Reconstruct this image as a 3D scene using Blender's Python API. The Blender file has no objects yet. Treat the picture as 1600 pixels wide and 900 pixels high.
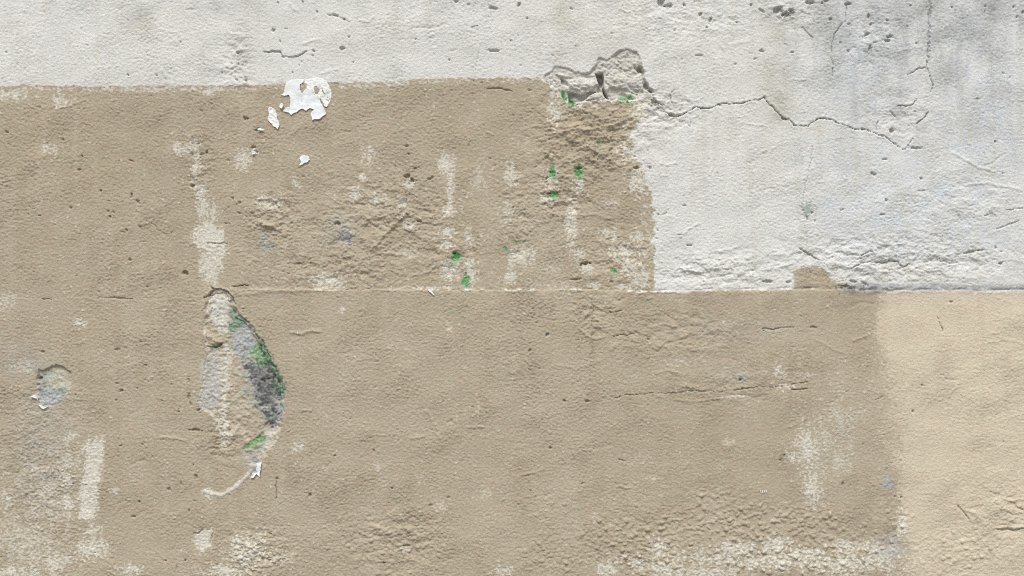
import bpy, math
import numpy as np

# ------------------------------------------------------------------ camera, sky, sun, exposure
S = 1.0 / 800.0                    # metres per photograph pixel: the wall shown is 2 m wide
scene = bpy.context.scene
col = scene.collection

cam_data = bpy.data.cameras.new("camera")
cam = bpy.data.objects.new("camera", cam_data)
col.objects.link(cam)
cam_data.sensor_width = 36.0
cam_data.lens = 31.0
CAM_D = 1.0 * cam_data.lens / 18.0          # 1 m half width
cam.location = (0.0, -CAM_D, 1.5)
cam.rotation_euler = (math.radians(90), 0, 0)
cam_data.clip_start = 0.05
cam_data.clip_end = 400.0
scene.camera = cam

SUN_EL, SUN_AZ = math.radians(57), math.radians(-12)   # azimuth measured from the wall's normal, negative = left
world = bpy.data.worlds.new("World")
scene.world = world
world.use_nodes = True
wn = world.node_tree
for n in list(wn.nodes):
    wn.nodes.remove(n)
sky = wn.nodes.new("ShaderNodeTexSky")
sky.sky_type = 'NISHITA'
sky.sun_disc = False
sky.sun_elevation = SUN_EL
sky.sun_rotation = math.pi - SUN_AZ * -1.0
sky.air_density = 1.0
sky.dust_density = 4.0
sky.ozone_density = 1.0
hs = wn.nodes.new("ShaderNodeHueSaturation")     # an overcast sky is nearly grey
hs.inputs["Saturation"].default_value = 0.30
bg = wn.nodes.new("ShaderNodeBackground")
bg.inputs["Strength"].default_value = 0.05
wo = wn.nodes.new("ShaderNodeOutputWorld")
wn.links.new(sky.outputs[0], hs.inputs["Color"])
wn.links.new(hs.outputs[0], bg.inputs["Color"])
wn.links.new(bg.outputs[0], wo.inputs["Surface"])

sun_data = bpy.data.lights.new("sun", 'SUN')
sun_data.energy = 1.5
sun_data.angle = math.radians(26)
sun_data.color = (1.0, 0.985, 0.965)
sun = bpy.data.objects.new("sun", sun_data)
col.objects.link(sun)
sun.location = (-1, -4, 6)
sun.rotation_euler = (math.radians(90) - SUN_EL, 0, SUN_AZ)

scene.view_settings.view_transform = 'Standard'
scene.view_settings.look = 'None'
scene.view_settings.gamma = 1.0
scene.view_settings.exposure = 1.0
scene.view_settings.use_curve_mapping = False
scene.cycles.filter_width = 1.0           # a sharp phone picture
scene.cycles.use_denoising = False       # the denoiser would wipe out the plaster's grain

# ------------------------------------------------------------------ numeric helpers
F = np.float32


def sm(a, b, x):
    t = np.clip((x - a) / (b - a), 0, 1)
    return t * t * (3 - 2 * t)


_rng = np.random.RandomState(7)
_PERM = np.concatenate([_rng.permutation(1024)] * 2).astype(np.int32)
_ang = _rng.rand(1024) * 2 * np.pi
_GX, _GY = np.cos(_ang).astype(F), np.sin(_ang).astype(F)


def perlin(x, y, seed=0):
    x = x + F(seed * 37.31 + 5000.13)
    y = y + F(seed * 91.77 + 5000.71)
    xi = np.floor(x).astype(np.int32)
    yi = np.floor(y).astype(np.int32)
    fx = (x - xi).astype(F)
    fy = (y - yi).astype(F)
    xi &= 1023
    yi &= 1023
    x1 = (xi + 1) & 1023
    y1 = (yi + 1) & 1023

    def g(a, b, dx, dy):
        h = _PERM[_PERM[a] + b]
        return _GX[h] * dx + _GY[h] * dy
    u = fx * fx * fx * (fx * (fx * 6 - 15) + 10)
    v = fy * fy * fy * (fy * (fy * 6 - 15) + 10)
    a = g(xi, yi, fx, fy)
    b = g(x1, yi, fx - 1, fy)
    c = g(xi, y1, fx, fy - 1)
    d = g(x1, y1, fx - 1, fy - 1)
    return ((a + u * (b - a)) * (1 - v) + (c + u * (d - c)) * v) * F(1.45)


def worley(x, y, seed=0):
    """distance to the nearest jittered cell point, and that cell's random value"""
    xi = np.floor(x).astype(np.int32)
    yi = np.floor(y).astype(np.int32)
    best = np.full(x.shape, 9.0, F)
    val = np.zeros(x.shape, F)
    for ox in (-1, 0, 1):
        for oy in (-1, 0, 1):
            cx, cy = xi + ox, yi + oy
            h = _PERM[_PERM[(cx + seed * 13) & 1023] + (cy & 1023)]
            px = cx + (h & 31) / F(31.0)
            py = cy + ((h >> 5) & 31) / F(31.0)
            d = np.hypot(x - px, y - py).astype(F)
            k = d < best
            best = np.where(k, d, best)
            val = np.where(k, (h * 7 % 97) / F(97.0), val)
    return best, val


# ------------------------------------------------------------------ the grid over the wall front, in photograph pixels
def axis(lo, hi, step, far_lo, far_hi, n):
    core = np.arange(lo, hi + step * 0.5, step)
    t = np.linspace(0, 1, n + 1)[1:]
    left = core[0] - (core[0] - far_lo) * t ** 2.0
    right = core[-1] + (far_hi - core[-1]) * t ** 2.0
    return np.concatenate([left[::-1], core, right]).astype(F)


STEP = 1.3
us = axis(-36, 1636, STEP, -1600, 3200, 62)
vs = axis(-36, 936, STEP, -750, 1650, 56)
U, V = np.meshgrid(us, vs)
NY, NX = U.shape
INSIDE = sm(-60, -20, U) * sm(1660, 1620, U) * sm(-60, -20, V) * sm(960, 920, V)


def box(x0, y0, x1, y1):
    i0, i1 = np.searchsorted(us, [x0, x1])
    j0, j1 = np.searchsorted(vs, [y0, y1])
    return (slice(max(j0 - 1, 0), j1 + 1), slice(max(i0 - 1, 0), i1 + 1))


def line_dist(pts, pad, warp=0.0, closed=False):
    """distance (and, for closed outlines, sign: positive inside) near a polyline"""
    p = np.array(pts, F)
    sl = box(p[:, 0].min() - pad, p[:, 1].min() - pad, p[:, 0].max() + pad, p[:, 1].max() + pad)
    x, y = U[sl], V[sl]
    if warp:
        x, y = x + WX[sl] * warp, y + WY[sl] * warp
    best = np.full(x.shape, 1e9, F)
    along = np.zeros(x.shape, F)
    side = np.zeros(x.shape, bool)
    n = len(p)
    lens = []
    tot = 0.0
    for k in range(n if closed else n - 1):
        ax, ay = p[k]
        bx, by = p[(k + 1) % n]
        dx, dy = bx - ax, by - ay
        L2 = dx * dx + dy * dy + 1e-9
        t = np.clip(((x - ax) * dx + (y - ay) * dy) / L2, 0, 1)
        d = np.hypot(x - ax - t * dx, y - ay - t * dy)
        k_ = d < best
        best = np.where(k_, d, best)
        along = np.where(k_, tot + t * math.sqrt(L2), along)
        tot += math.sqrt(L2)
        if closed:
            cond = (ay > y) != (by > y)
            xc = ax + (y - ay) * dx / (dy if abs(dy) > 1e-6 else 1e-6)
            side ^= cond & (x < xc)
    if closed:
        return sl, np.where(side, best, -best)
    return sl, best, along / tot


# ------------------------------------------------------------------ shared noise fields
WX = (perlin(U / 13, V / 13, 1) + 0.6 * perlin(U / 5, V / 5, 2)).astype(F)
WY = (perlin(U / 13, V / 13, 3) + 0.6 * perlin(U / 5, V / 5, 4)).astype(F)
SH = V * F(0.0) + U                                   # sheared axis: trowel grain leans a little
Gx, Gy = U + 0.25 * V, V + 0.18 * U
G1 = perlin(Gx / 9.2, Gy / 5.6, 5)
G2 = perlin(Gx / 5.4, Gy / 3.3, 6)
G3 = perlin(U / 3.0, V / 2.6, 7)
MID = perlin(U / 26, V / 22, 8)
MID2 = perlin(U / 60, V / 48, 9)
BIG = perlin(U / 190, V / 150, 10)
BIG2 = perlin(U / 420, V / 330, 11)
G4 = perlin(U / 4.4, V / 4.0, 14)
SPW = (0.30 * MID + 0.30 * perlin(U / 11, V / 9, 12) + 0.45 * perlin(U / 9, V / 42, 15) + 0.85 * G2 + 0.8 * G3 + 0.75 * G4).astype(F)
SPK = (0.45 * MID + 0.70 * perlin(U / 11, V / 9, 12) + 0.85 * G2 + 0.6 * G3 + 0.9 * G4 + 0.35 * G1).astype(F)

H = np.zeros(U.shape, F)                              # relief towards the viewer, in photograph pixels
TAUPE = np.zeros(U.shape, F)
SAND = np.zeros(U.shape, F)
BARE = np.zeros(U.shape, F)
GREEN = np.zeros(U.shape, F)
GRIME_SHADE = np.zeros(U.shape, F)  # grime, plus shade painted into the deep cavities of the break
BLUE = np.zeros(U.shape, F)
OCHRE = np.zeros(U.shape, F)
TEAL = np.zeros(U.shape, F)
ROUGH = np.zeros(U.shape, F)
SMOOTH = np.zeros(U.shape, F)
PEB = np.zeros(U.shape, F)
LABEL = np.zeros(U.shape, np.int32)
PARTS = []                                            # (name, parent index or None, label)


def part(name, parent=None, label=None):
    PARTS.append((name, parent, label))
    return len(PARTS) - 1


# ------------------------------------------------------------------ the painted fields
jit = 2.2 * WX + 1.2 * G2 + 0.8 * G3
ytop = np.interp(us, [-1600, 0, 40, 120, 260, 400, 440, 520, 600, 640, 720, 842, 880, 940, 1000, 1004],
                 [136, 136, 133, 135, 134, 133, 130, 130, 128, 124, 122, 121, 150, 157, 156, 156]).astype(F)[None, :]
xright = np.interp(vs, [-750, 150, 172, 188, 205, 225, 243, 258, 278, 300, 340, 400, 440, 1650],
                   [1012, 1012, 1010, 1005, 986, 984, 992, 1001, 1006, 1016, 1023, 1022, 1022, 1020]).astype(F)[:, None]
yled = np.interp(us, [-1600, 0, 300, 365, 520, 680, 800, 930, 1020, 1130, 1240, 1300, 1380, 1500, 1540, 1600, 3200],
                 [466, 466, 464, 451, 452, 453, 453, 452, 456, 454, 452, 452, 455, 454, 456, 454, 454]).astype(F)[None, :]
xsand = np.interp(vs, [-750, 455, 520, 560, 600, 690, 760, 840, 900, 1650],
                  [1374, 1374, 1371, 1376, 1384, 1394, 1404, 1411, 1424, 1450]).astype(F)[:, None]

c_cream = part("cream_paint", None, "cream white paint over the upper plaster")
c_upper = part("taupe_paint", None, "worn taupe paint block above the ledge line")
c_lower = part("taupe_paint", None, "taupe paint field below the ledge line")
c_sand = part("sand_paint", None, "paler sand paint at the lower right")

d_up = np.minimum(V - ytop, xright - U + (5 * MID + 3 * WX + 2.5 * G1) * sm(430, 380, V)) + jit + (4 * MID + 3 * WX + 2 * G1) * sm(840, 860, U) * sm(200, 170, V)
below = V - yled + 1.6 * perlin(U / 70, V / 400, 16) + 0.9 * perlin(U / 19, V / 100, 17) + 0.7 * WX + 0.4 * G2
sand_soft = np.interp(vs, [-750, 455, 540, 590, 720, 760, 850, 880, 1650], [9, 9, 10, 34, 30, 9, 10, 26, 20]).astype(F)[:, None]
d_sand = ((U - xsand) + 5 * MID + 5 * WX + sand_soft * (0.35 * MID + 0.25 * MID2 + 0.35 * G1 + 0.8 * G2 + 0.9 * G4)) / sand_soft
up = sm(-1.2, 1.2, d_up) * (U < 1040)
TAUPE = np.maximum(up, sm(-1.0, 1.0, below)).astype(F)
SAND = (sm(-1.0, 1.0, d_sand) * sm(-1.0, 1.0, below)).astype(F)
LABEL[:] = c_cream
LABEL[(d_up > 0) & (U < 1040)] = c_upper
LABEL[below > 0] = c_lower
LABEL[(below > 0) & (d_sand > 0)] = c_sand

# the block of taupe that rises over the ledge on the right
blob = [(1240, 460), (1241, 424), (1252, 420), (1270, 416), (1286, 419), (1297, 430), (1302, 440), (1330, 445), (1345, 460)]
sl, d = line_dist(blob, 14, 1.5, True)
m = sm(-2.5, 2.5, d + 3 * G2[sl] + 3 * G3[sl])
TAUPE[sl] = np.maximum(TAUPE[sl], m)
LABEL[sl] = np.where((d > 0) & (LABEL[sl] == c_cream), c_lower, LABEL[sl])


# ------------------------------------------------------------------ brushes
def ell(cx, cy, rx, ry, ang=0.0, k=1.9):
    r = max(rx, ry) * k
    sl = box(cx - r, cy - r, cx + r, cy + r)
    x, y = U[sl] - cx, V[sl] - cy
    a = math.radians(ang)
    xx, yy = x * math.cos(a) + y * math.sin(a), -x * math.sin(a) + y * math.cos(a)
    return sl, np.hypot(xx / rx, yy / ry).astype(F)


def wear(cx, cy, rx, ry, cov, ang=0.0, op=0.9, rough=0.85, field=None, name=None, parent=None, label=None, dig=0.0):
    """a ragged patch where the coat is worn; cov is how much of it is gone"""
    field = BARE if field is None else field
    sl, d = ell(cx, cy, rx, ry, ang)
    s = (1 - d) * 1.2 + rough * (1.2 * SPW if field is BARE else 1.1 * SPK)[sl] - (0.95 - cov) * 1.05
    m = sm(-0.18, 0.48, s) * op * sm(1.75, 1.2, d)
    field[sl] = np.maximum(field[sl], m)
    if dig:
        H[sl] -= dig * m
    if name:
        k = (1 - d) + 0.35 * SPK[sl] - (1 - cov) * 0.5 > 0.05
        if parent is None:
            parent = c_upper if cy < 452 else (c_lower if cx < xsand_at(cy) else c_sand)
        p = part(name, parent, label)
        LABEL[sl] = np.where(k, p, LABEL[sl])


def xsand_at(cy):
    return float(np.interp(cy, vs, xsand[:, 0]))


def tint(field, cx, cy, rx, ry, amt, ang=0.0, rough=0.5):
    sl, d = ell(cx, cy, rx, ry, ang, 1.6)
    m = sm(1.3, 0.2, d + 0.30 * SPK[sl] + 0.35 * MID2[sl]) * amt * (0.45 + 0.75 * sm(-0.5, 0.7, 0.8 * MID[sl] + 0.5 * SPK[sl]))
    field[sl] = np.maximum(field[sl], m)


# ------------------------------------------------------------------ tonal stains
BROWN = np.zeros(U.shape, F)
PALE = np.zeros(U.shape, F)
for a in [(130, 260, 260, 160, .8), (40, 420, 160, 100, .5), (270, 330, 80, 160, .75), (700, 190, 300, 80, .5), (930, 250, 90, 130, .7), (520, 480, 300, 40, .25), (170, 780, 180, 110, .55), (1180, 520, 200, 80, .3), (1270, 810, 150, 40, .55), (1000, 720, 260, 90, .25), (690, 880, 200, 40, .3), (1110, 880, 60, 20, .5), (780, 500, 100, 50, .3)]:
    tint(BROWN, *a)
for a in [(1200, 150, 45, 150, .6), (1110, 90, 80, 60, .4), (560, 40, 120, 60, .3), (260, 60, 120, 60, .35), (880, 40, 80, 70, .5), (380, 70, 50, 60, .6)]:
    tint(BROWN, *a)
for a in [(1350, 100, 90, 130, .9), (1540, 180, 110, 150, .9), (1440, 330, 200, 120, .9), (1520, 60, 100, 100, .6), (1340, 250, 90, 60, .7), (560, 600, 220, 120, .5), (860, 640, 160, 80, .4), (480, 830, 160, 60, .5), (800, 800, 140, 80, .35), (1320, 660, 60, 120, .75), (620, 290, 120, 100, .35), (830, 350, 80, 90, .45), (60, 480, 80, 40, .5), (60, 640, 90, 70, .4), (1060, 560, 120, 40, .25), (100, 850, 120, 50, .5), (1480, 700, 120, 90, .4)]:
    tint(PALE, *a)
tint(BLUE, 1350, 80, 62, 120, 0.42)
tint(BLUE, 1420, 70, 30, 110, 0.40)
tint(BLUE, 1345, 150, 45, 40, 0.35)
tint(BLUE, 1560, 200, 70, 90, 0.22)
tint(BLUE, 1520, 20, 50, 60, 0.42)
tint(BLUE, 1440, 330, 170, 110, 0.12)
tint(BLUE, 1330, 270, 60, 40, 0.30)
tint(BLUE, 1560, 380, 90, 70, 0.12)
tint(GRIME_SHADE, 1215, 20, 40, 24, 0.25)
tint(GRIME_SHADE, 1360, 15, 60, 20, 0.22)
tint(GRIME_SHADE, 1550, 15, 30, 50, 0.26)
tint(GRIME_SHADE, 1215, 110, 22, 120, 0.14)
tint(OCHRE, 1215, 120, 30, 110, 0.30)
tint(OCHRE, 1360, 85, 10, 14, 0.65)
tint(OCHRE, 1285, 205, 40, 16, 0.35)
tint(OCHRE, 225, 40, 26, 16, 0.55)
tint(GRIME_SHADE, 215, 15, 36, 26, 0.22)
tint(OCHRE, 880, 20, 26, 60, 0.30)
tint(OCHRE, 950, 60, 80, 60, 0.15)
tint(GRIME_SHADE, 350, 10, 60, 18, 0.16)
tint(GRIME_SHADE, 378, 88, 20, 40, 0.16)
tint(GRIME_SHADE, 1345, 452, 46, 12, 0.50)
tint(GRIME_SHADE, 1330, 472, 60, 18, 0.18)
tint(GRIME_SHADE, 290, 290, 60, 110, 0.08)
tint(GRIME_SHADE, 1450, 610, 40, 30, 0.12)
tint(GRIME_SHADE, 240, 180, 110, 40, 0.07)
tint(OCHRE, 60, 250, 110, 90, 0.10)
tint(BLUE, 30, 560, 45, 40, 0.30)
tint(BLUE, 60, 700, 60, 120, 0.22)
tint(BLUE, 1390, 855, 26, 26, 0.45)
tint(BLUE, 530, 362, 34, 28, 0.35)
tint(BLUE, 1150, 515, 90, 30, 0.18)
tint(BLUE, 1150, 590, 50, 16, 0.16)
wear(541, 370, 14, 10, 0.75, field=BLUE, op=0.9, rough=1.0, name="bare_plaster", label="bluish dark spot on the taupe paint")
wear(541, 372, 12, 8, 0.45, field=GRIME_SHADE, op=0.45, rough=1.2)
wear(414, 384, 22, 22, 0.35, field=BLUE, op=0.7)
wear(1387, 752, 9, 18, 0.75, field=BLUE, op=0.75, rough=1.0, name="bare_plaster", parent=c_lower, label="small lilac grey patch at the sand paint's edge")
wear(1387, 722, 9, 12, 0.4, field=GRIME_SHADE, op=0.2)
wear(1224, 714, 7, 7, 0.7, field=GRIME_SHADE, op=0.35)
wear(855, 524, 9, 9, 0.4, field=BLUE, op=0.7)
wear(1158, 592, 9, 9, 0.35, field=BLUE, op=0.7)
wear(1385, 830, 18, 12, 0.35, field=GRIME_SHADE, op=0.2)
wear(1355, 452, 36, 6, 0.55, field=GRIME_SHADE, op=0.6, rough=0.9)
wear(1330, 448, 22, 5, 0.6, field=GRIME_SHADE, op=0.6, rough=0.9)
wear(1375, 437, 16, 8, 0.35, field=OCHRE, op=0.8)

# ------------------------------------------------------------------ worn patches of the taupe and sand coats
W = "worn_patch"
for a in [
    (306, 250, 9, 45, .5), (318, 325, 14, 30, .62), (335, 330, 9, 26, .4), (15, 147, 34, 11, .72), (95, 157, 18, 13, .55), (325, 143, 11, 8, .7), (80, 234, 26, 9, .50),
    (284, 232, 18, 10, .80, 20), (303, 228, 10, 10, .60), (306, 262, 10, 22, .62), (314, 297, 11, 12, .75),
    (300, 210, 8, 10, .35), (378, 246, 19, 19, .60), (396, 238, 6, 5, 1.0), (420, 317, 24, 15, .55),
    (576, 246, 12, 20, .50), (566, 276, 8, 7, .70), (464, 286, 8, 18, .45, -25), (556, 302, 20, 14, .40),
    (586, 312, 22, 12, .50), (630, 316, 13, 11, .60), (640, 288, 13, 7, .75, 20), (696, 256, 13, 16, .95),
    (704, 298, 6, 34, 1.0), (702, 326, 9, 11, .9), (700, 363, 12, 8, .85), (697, 382, 13, 8, .85, 15),
    (731, 368, 8, 22, .60), (703, 424, 16, 19, .78), (736, 424, 12, 21, .82), (748, 280, 18, 34, .28),
    (799, 272, 15, 26, .42), (795, 330, 15, 40, .34), (816, 400, 20, 15, .90), (796, 434, 20, 13, .45),
    (514, 438, 26, 12, .85), (866, 180, 12, 22, .70), (860, 284, 13, 40, .50), (904, 286, 9, 16, .65),
    (857, 312, 12, 12, .80), (894, 352, 10, 40, .80), (903, 398, 11, 16, .60), (950, 366, 24, 12, .52),
    (978, 394, 28, 15, .80), (986, 418, 22, 16, .70), (1001, 436, 14, 16, .85), (998, 282, 13, 18, .85),
    (984, 240, 20, 16, .62), (1000, 371, 18, 9, .75), (930, 165, 20, 8, .35), (1004, 176, 12, 18, .85),
    (955, 318, 20, 12, .30), (917, 420, 9, 5, .95), (865, 420, 22, 12, .28), (640, 355, 14, 8, .45),
    (560, 430, 20, 8, .25), (640, 395, 30, 12, .25), (675, 449, 60, 4, .45), (860, 446, 60, 5, .35), (930, 446, 18, 6, .5),
    (975, 449, 14, 5, .75), (1190, 448, 12, 3, .3),
]:
    wear(*a[:5], ang=(a[5] if len(a) > 5 else 0), name=W if a[2] * a[3] > 60 and a[4] > .4 else None, op=0.48 if a[4] < .4 else 0.78, dig=0.5)
for a in [
    (70, 770, 80, 110, .22), (40, 850, 80, 50, .38), (110, 720, 40, 40, .3), (1285, 690, 70, 90, .10), (1180, 875, 240, 22, .4), (8, 470, 26, 18, .35), (126, 505, 13, 7, .6, 10), (34, 572, 26, 20, .3), (106, 750, 13, 18, .70), (104, 790, 15, 22, .60), (150, 690, 22, 12, .40), (110, 684, 14, 10, .4),
    (142, 858, 24, 16, .90), (18, 894, 44, 12, .75), (205, 890, 24, 10, .55), (90, 880, 36, 22, .42),
    (146, 830, 14, 14, .55), (60, 800, 36, 26, .25), (180, 765, 12, 8, .5), (10, 780, 20, 20, .4),
    (384, 862, 42, 38, .50), (440, 870, 40, 24, .30), (320, 846, 9, 14, .85, 20), (312, 862, 7, 6, .7),
    (350, 892, 50, 14, .50), (1262, 705, 18, 40, .80, -10), (1268, 765, 12, 28, .92), (1240, 715, 20, 14, .65),
    (1312, 660, 34, 60, .2), (1310, 725, 26, 40, .22), (1218, 580, 10, 18, .55, -25), (1226, 602, 20, 9, .5),
    (1150, 619, 24, 4, .5), (1260, 585, 30, 8, .3), (1027, 858, 15, 18, .75), (948, 888, 16, 14, .85),
    (996, 882, 14, 14, .7), (1036, 890, 20, 14, .85), (1150, 858, 34, 12, .85), (1214, 852, 22, 13, 1.0),
    (1210, 878, 80, 14, .62), (1320, 880, 90, 18, .72), (1100, 894, 60, 10, .75), (1380, 862, 34, 22, .55),
    (1330, 855, 50, 14, .5), (1255, 868, 40, 14, .65), (1410, 820, 10, 30, .5), (930, 815, 6, 18, .35),
    (466, 700, 12, 10, .45), (462, 724, 8, 6, .4), (535, 485, 6, 8, .5), (745, 640, 16, 16, .2), (785, 892, 18, 12, .5),
    (660, 752, 14, 10, .3), (758, 772, 20, 18, .25), (703, 515, 8, 14, .35), (590, 730, 8, 10, .3), (1275, 770, 20, 24, .5),
    (690, 790, 16, 16, .2), (635, 860, 10, 8, .4), (500, 453, 8, 4, .5), (1140, 690, 16, 10, .2), (1020, 750, 20, 10, .2),
    (1060, 565, 40, 10, .2),
]:
    wear(*a[:5], ang=(a[5] if len(a) > 5 else 0), name=W if a[2] * a[3] > 60 and a[4] > .4 else None, op=0.48 if a[4] < .4 else 0.78)
# the two broad brush swipes at the lower left
for poly, amt, lab in [([(129, 694), (160, 690), (158, 730), (152, 765), (148, 812), (120, 812), (124, 765), (133, 730)], .85,
                        "broad pale vertical swipe through the taupe paint"),
                       ([(318, 345), (340, 352), (352, 372), (356, 385), (352, 400), (346, 420), (338, 445), (322, 440), (314, 420),
                         (314, 400), (322, 390), (306, 382), (300, 370), (308, 355)], .80, "tall pale worn area above the plaster scar")]:
    sl, d = line_dist(poly, 16, 4.0 if poly[0][1] < 452 else 1.5, True)
    m = sm(-0.7, 0.8, d * 0.22 + 1.25 * SPW[sl] + 0.15) * amt
    BARE[sl] = np.maximum(BARE[sl], m)
    p = part(W, c_lower if poly[0][1] > 452 else c_upper, lab)
    LABEL[sl] = np.where(d + 1.5 * SPK[sl] > 0, p, LABEL[sl])
# taupe stays over the swipe's left rim
# chips in the cream coat where the taupe starts
edge = np.exp(-((V - ytop - 5) / 7.0) ** 2) * (U < 850)
BARE = np.maximum(BARE, sm(0.25, 0.7, edge * 0.75 + 0.55 * SPK - 0.30 + 0.25 * BIG) * 0.7 * edge).astype(F)
edge = np.exp(-((U - xright + 14) / 16.0) ** 2) * (V > 165) * (V < 450)
BARE = np.maximum(BARE, sm(0.2, 0.6, edge * 0.6 + 0.6 * SPK - 0.38) * 0.8).astype(F)
# thin general wear of the taupe: tiny pale grains
BARE = np.maximum(BARE, sm(0.72, 1.25, SPK * 0.75 + 0.35 * MID2 + 0.28 * sm(250, 330, V) * sm(470, 440, V) * sm(360, 420, U) * sm(1040, 900, U)) * 0.55)

# ------------------------------------------------------------------ green remains of an older coat
g_name = "green_paint"
for a in [
    (713, 401, 9, 6, .95), (706, 409, 6, 5, .5), (728, 438, 6, 10, .85), (790, 389, 6, 6, .8), (802, 380, 18, 9, .35),
    (863, 264, 4, 13, .85), (861, 272, 4, 4, 1.0), (905, 270, 6, 10, .95), (866, 304, 8, 5, 1.0), (936, 222, 4, 7, .5), (959, 424, 5, 4, .85),
    (985, 402, 7, 5, .45), (706, 488, 9, 8, .35), (905, 798, 9, 4, .4), (840, 745, 10, 6, .2), (618, 780, 10, 5, .2),
]:
    if a[4] >= .5:
        wear(a[0], a[1] + 2, a[2] * 2.0, a[3] * 1.7, a[4] * 0.35, field=TEAL, op=0.55, rough=0.9)
    wear(a[0], a[1], a[2], a[3], a[4], field=GREEN, op=min(1.0, a[4] + .1), rough=0.6, name=g_name if a[4] >= .8 else None, dig=2.2 * a[4])
wear(1262, 326, 18, 15, .62, field=TEAL, op=0.55, rough=0.6, name="mint_stain", parent=c_cream, label="faint mint green stain on the cream paint")
wear(1246, 250, 22, 16, .5, field=TEAL, op=0.25, rough=0.6)
wear(1080, 110, 60, 50, .2, field=TEAL, op=0.10, rough=0.6)

# ------------------------------------------------------------------ coarse relief and roughness
for a in [(600, 350, 130, 90, .7), (430, 340, 50, 45, .9), (540, 420, 120, 40, .6), (920, 210, 110, 90, 1.0), (880, 300, 60, 60, .8), (960, 400, 70, 60, .6), (700, 400, 60, 50, .6),
          (310, 260, 25, 60, .7), (810, 330, 40, 100, .5), (1390, 405, 220, 48, .75), (1120, 425, 120, 34, .7), (1050, 180, 50, 40, .6), (1400, 180, 60, 50, .4), (1080, 30, 120, 40, .35), (1240, 20, 60, 30, .6), (370, 100, 30, 60, .7),
          (930, 490, 40, 40, .8), (1060, 520, 120, 50, .5), (1150, 600, 120, 40, .3), (1560, 800, 60, 60, .5), (620, 840, 90, 60, .6), (400, 860, 60, 50, .6), (60, 780, 80, 120, .35),
          (1490, 320, 120, 60, .35), (1360, 60, 40, 60, .5), (350, 690, 30, 50, .8), (1020, 170, 40, 40, .7), (80, 640, 80, 60, .3)]:
    sl, d = ell(*a[:4], 0, 1.5)
    ROUGH[sl] = np.maximum(ROUGH[sl], sm(1.3, 0.2, d + 0.25 * MID[sl]) * a[4])
for a in [(1180, 820, 200, 42, 1.0), (1000, 850, 120, 60, .8), (860, 870, 70, 40, .6), (1240, 870, 180, 40, .8), (1120, 780, 60, 26, .6), (410, 868, 55, 45, .7), (600, 855, 110, 60, .5),
          (1500, 860, 90, 50, .45), (1400, 820, 30, 60, .5), (860, 790, 60, 30, .3), (570, 320, 120, 60, .2), (690, 470, 60, 20, .1)]:
    sl, d = ell(*a[:4], 0, 1.5)
    PEB[sl] = np.maximum(PEB[sl], sm(1.25, 0.3, d + 0.3 * MID[sl]) * a[4])

H += 2.6 * BIG2 + 1.9 * BIG + 0.9 * MID2 + 0.2 * MID
GAMP = np.clip(0.90 + 0.42 * BIG + 0.34 * MID2 + 0.28 * MID + 0.55 * ROUGH, 0.25, 1.7)
GAMP = GAMP * (0.86 + 0.26 * up - 0.16 * SAND + 0.04 * TAUPE)
CRS = sm(0.80, 1.0, 1 - np.abs(perlin((Gx + 1.5 * WX) / 13, Gy / 5.5, 13)))
grain = 0.06 * G1 + 0.44 * G2 + 0.72 * G3 + 0.22 * G4 - 1.0 * sm(0.40, 0.8, perlin(U / 4.2 + 0.3 * WX, V / 3.0, 18)) * sm(-0.5, 0.5, MID + 0.4 * MID2) - 0.28 * CRS * sm(-0.3, 0.4, MID + 0.5 * G1)
H += INSIDE * GAMP * grain
# leaning trowel marks
tr = perlin((U * 0.86 - V * 0.5) / 9, (U * 0.5 + V * 0.86) / 60 * -1 + 0 * V, 21)
tr2 = perlin((U * 0.25 + V * 0.97) / 10, (U * 0.97 - V * 0.25) / 55, 22)
H += INSIDE * (0.12 * tr * sm(-0.3, 0.5, MID2) + 0.14 * tr2 * sm(0.0, 0.5, BIG + 0.4 * MID))
H += INSIDE * 0.8 * perlin((U * 0.5 + V * 0.86) / 26, (U * 0.86 - V * 0.5) / 110, 28) * sm(-0.4, 0.4, MID2 + BIG)
# clods and small torn ridges on the rough parts
rg = 1 - np.abs(perlin((U + 3 * WX) / 30, (V + 3 * WY) / 17, 23))
cl = perlin(U / 17, V / 11, 24)
tf = (perlin((U + 4 * WX) / 34, (V + 4 * WY) / 19, 26) + 0.45 * perlin((U + 2 * WX) / 13, (V + 2 * WY) / 9, 27) + 0.12 * G2) * 3.2
TER = np.floor(tf) + sm(0.80, 1.0, tf - np.floor(tf))
H += INSIDE * ROUGH * 1.15 * TER
H += INSIDE * ROUGH * 1.1 * (0.7 * cl + 1.0 * sm(0.78, 1.0, rg) - 1.3 * sm(0.88, 1.0, 1 - np.abs(perlin((U + 5 * WX) / 42, (V + 4 * WY) / 20, 25))))
# pebbles in the dashed render low on the wall
wd, wv = worley(U / 7.2 + 0.5 * WX, V / 6.4 + 0.5 * WY, 1)
H += INSIDE * PEB * 1.9 * np.sqrt(np.clip(1 - (wd / (0.32 + 0.26 * wv)) ** 2, 0, 1)) * (wv > 0.25)
wd, wv = worley(U / 15, V / 13, 2)
H += INSIDE * (0.10 + 0.9 * sm(0.0, 0.6, PEB)) * 2.2 * np.sqrt(np.clip(1 - (wd / (0.12 + 0.16 * wv)) ** 2, 0, 1)) * (wv > 0.72)

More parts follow.
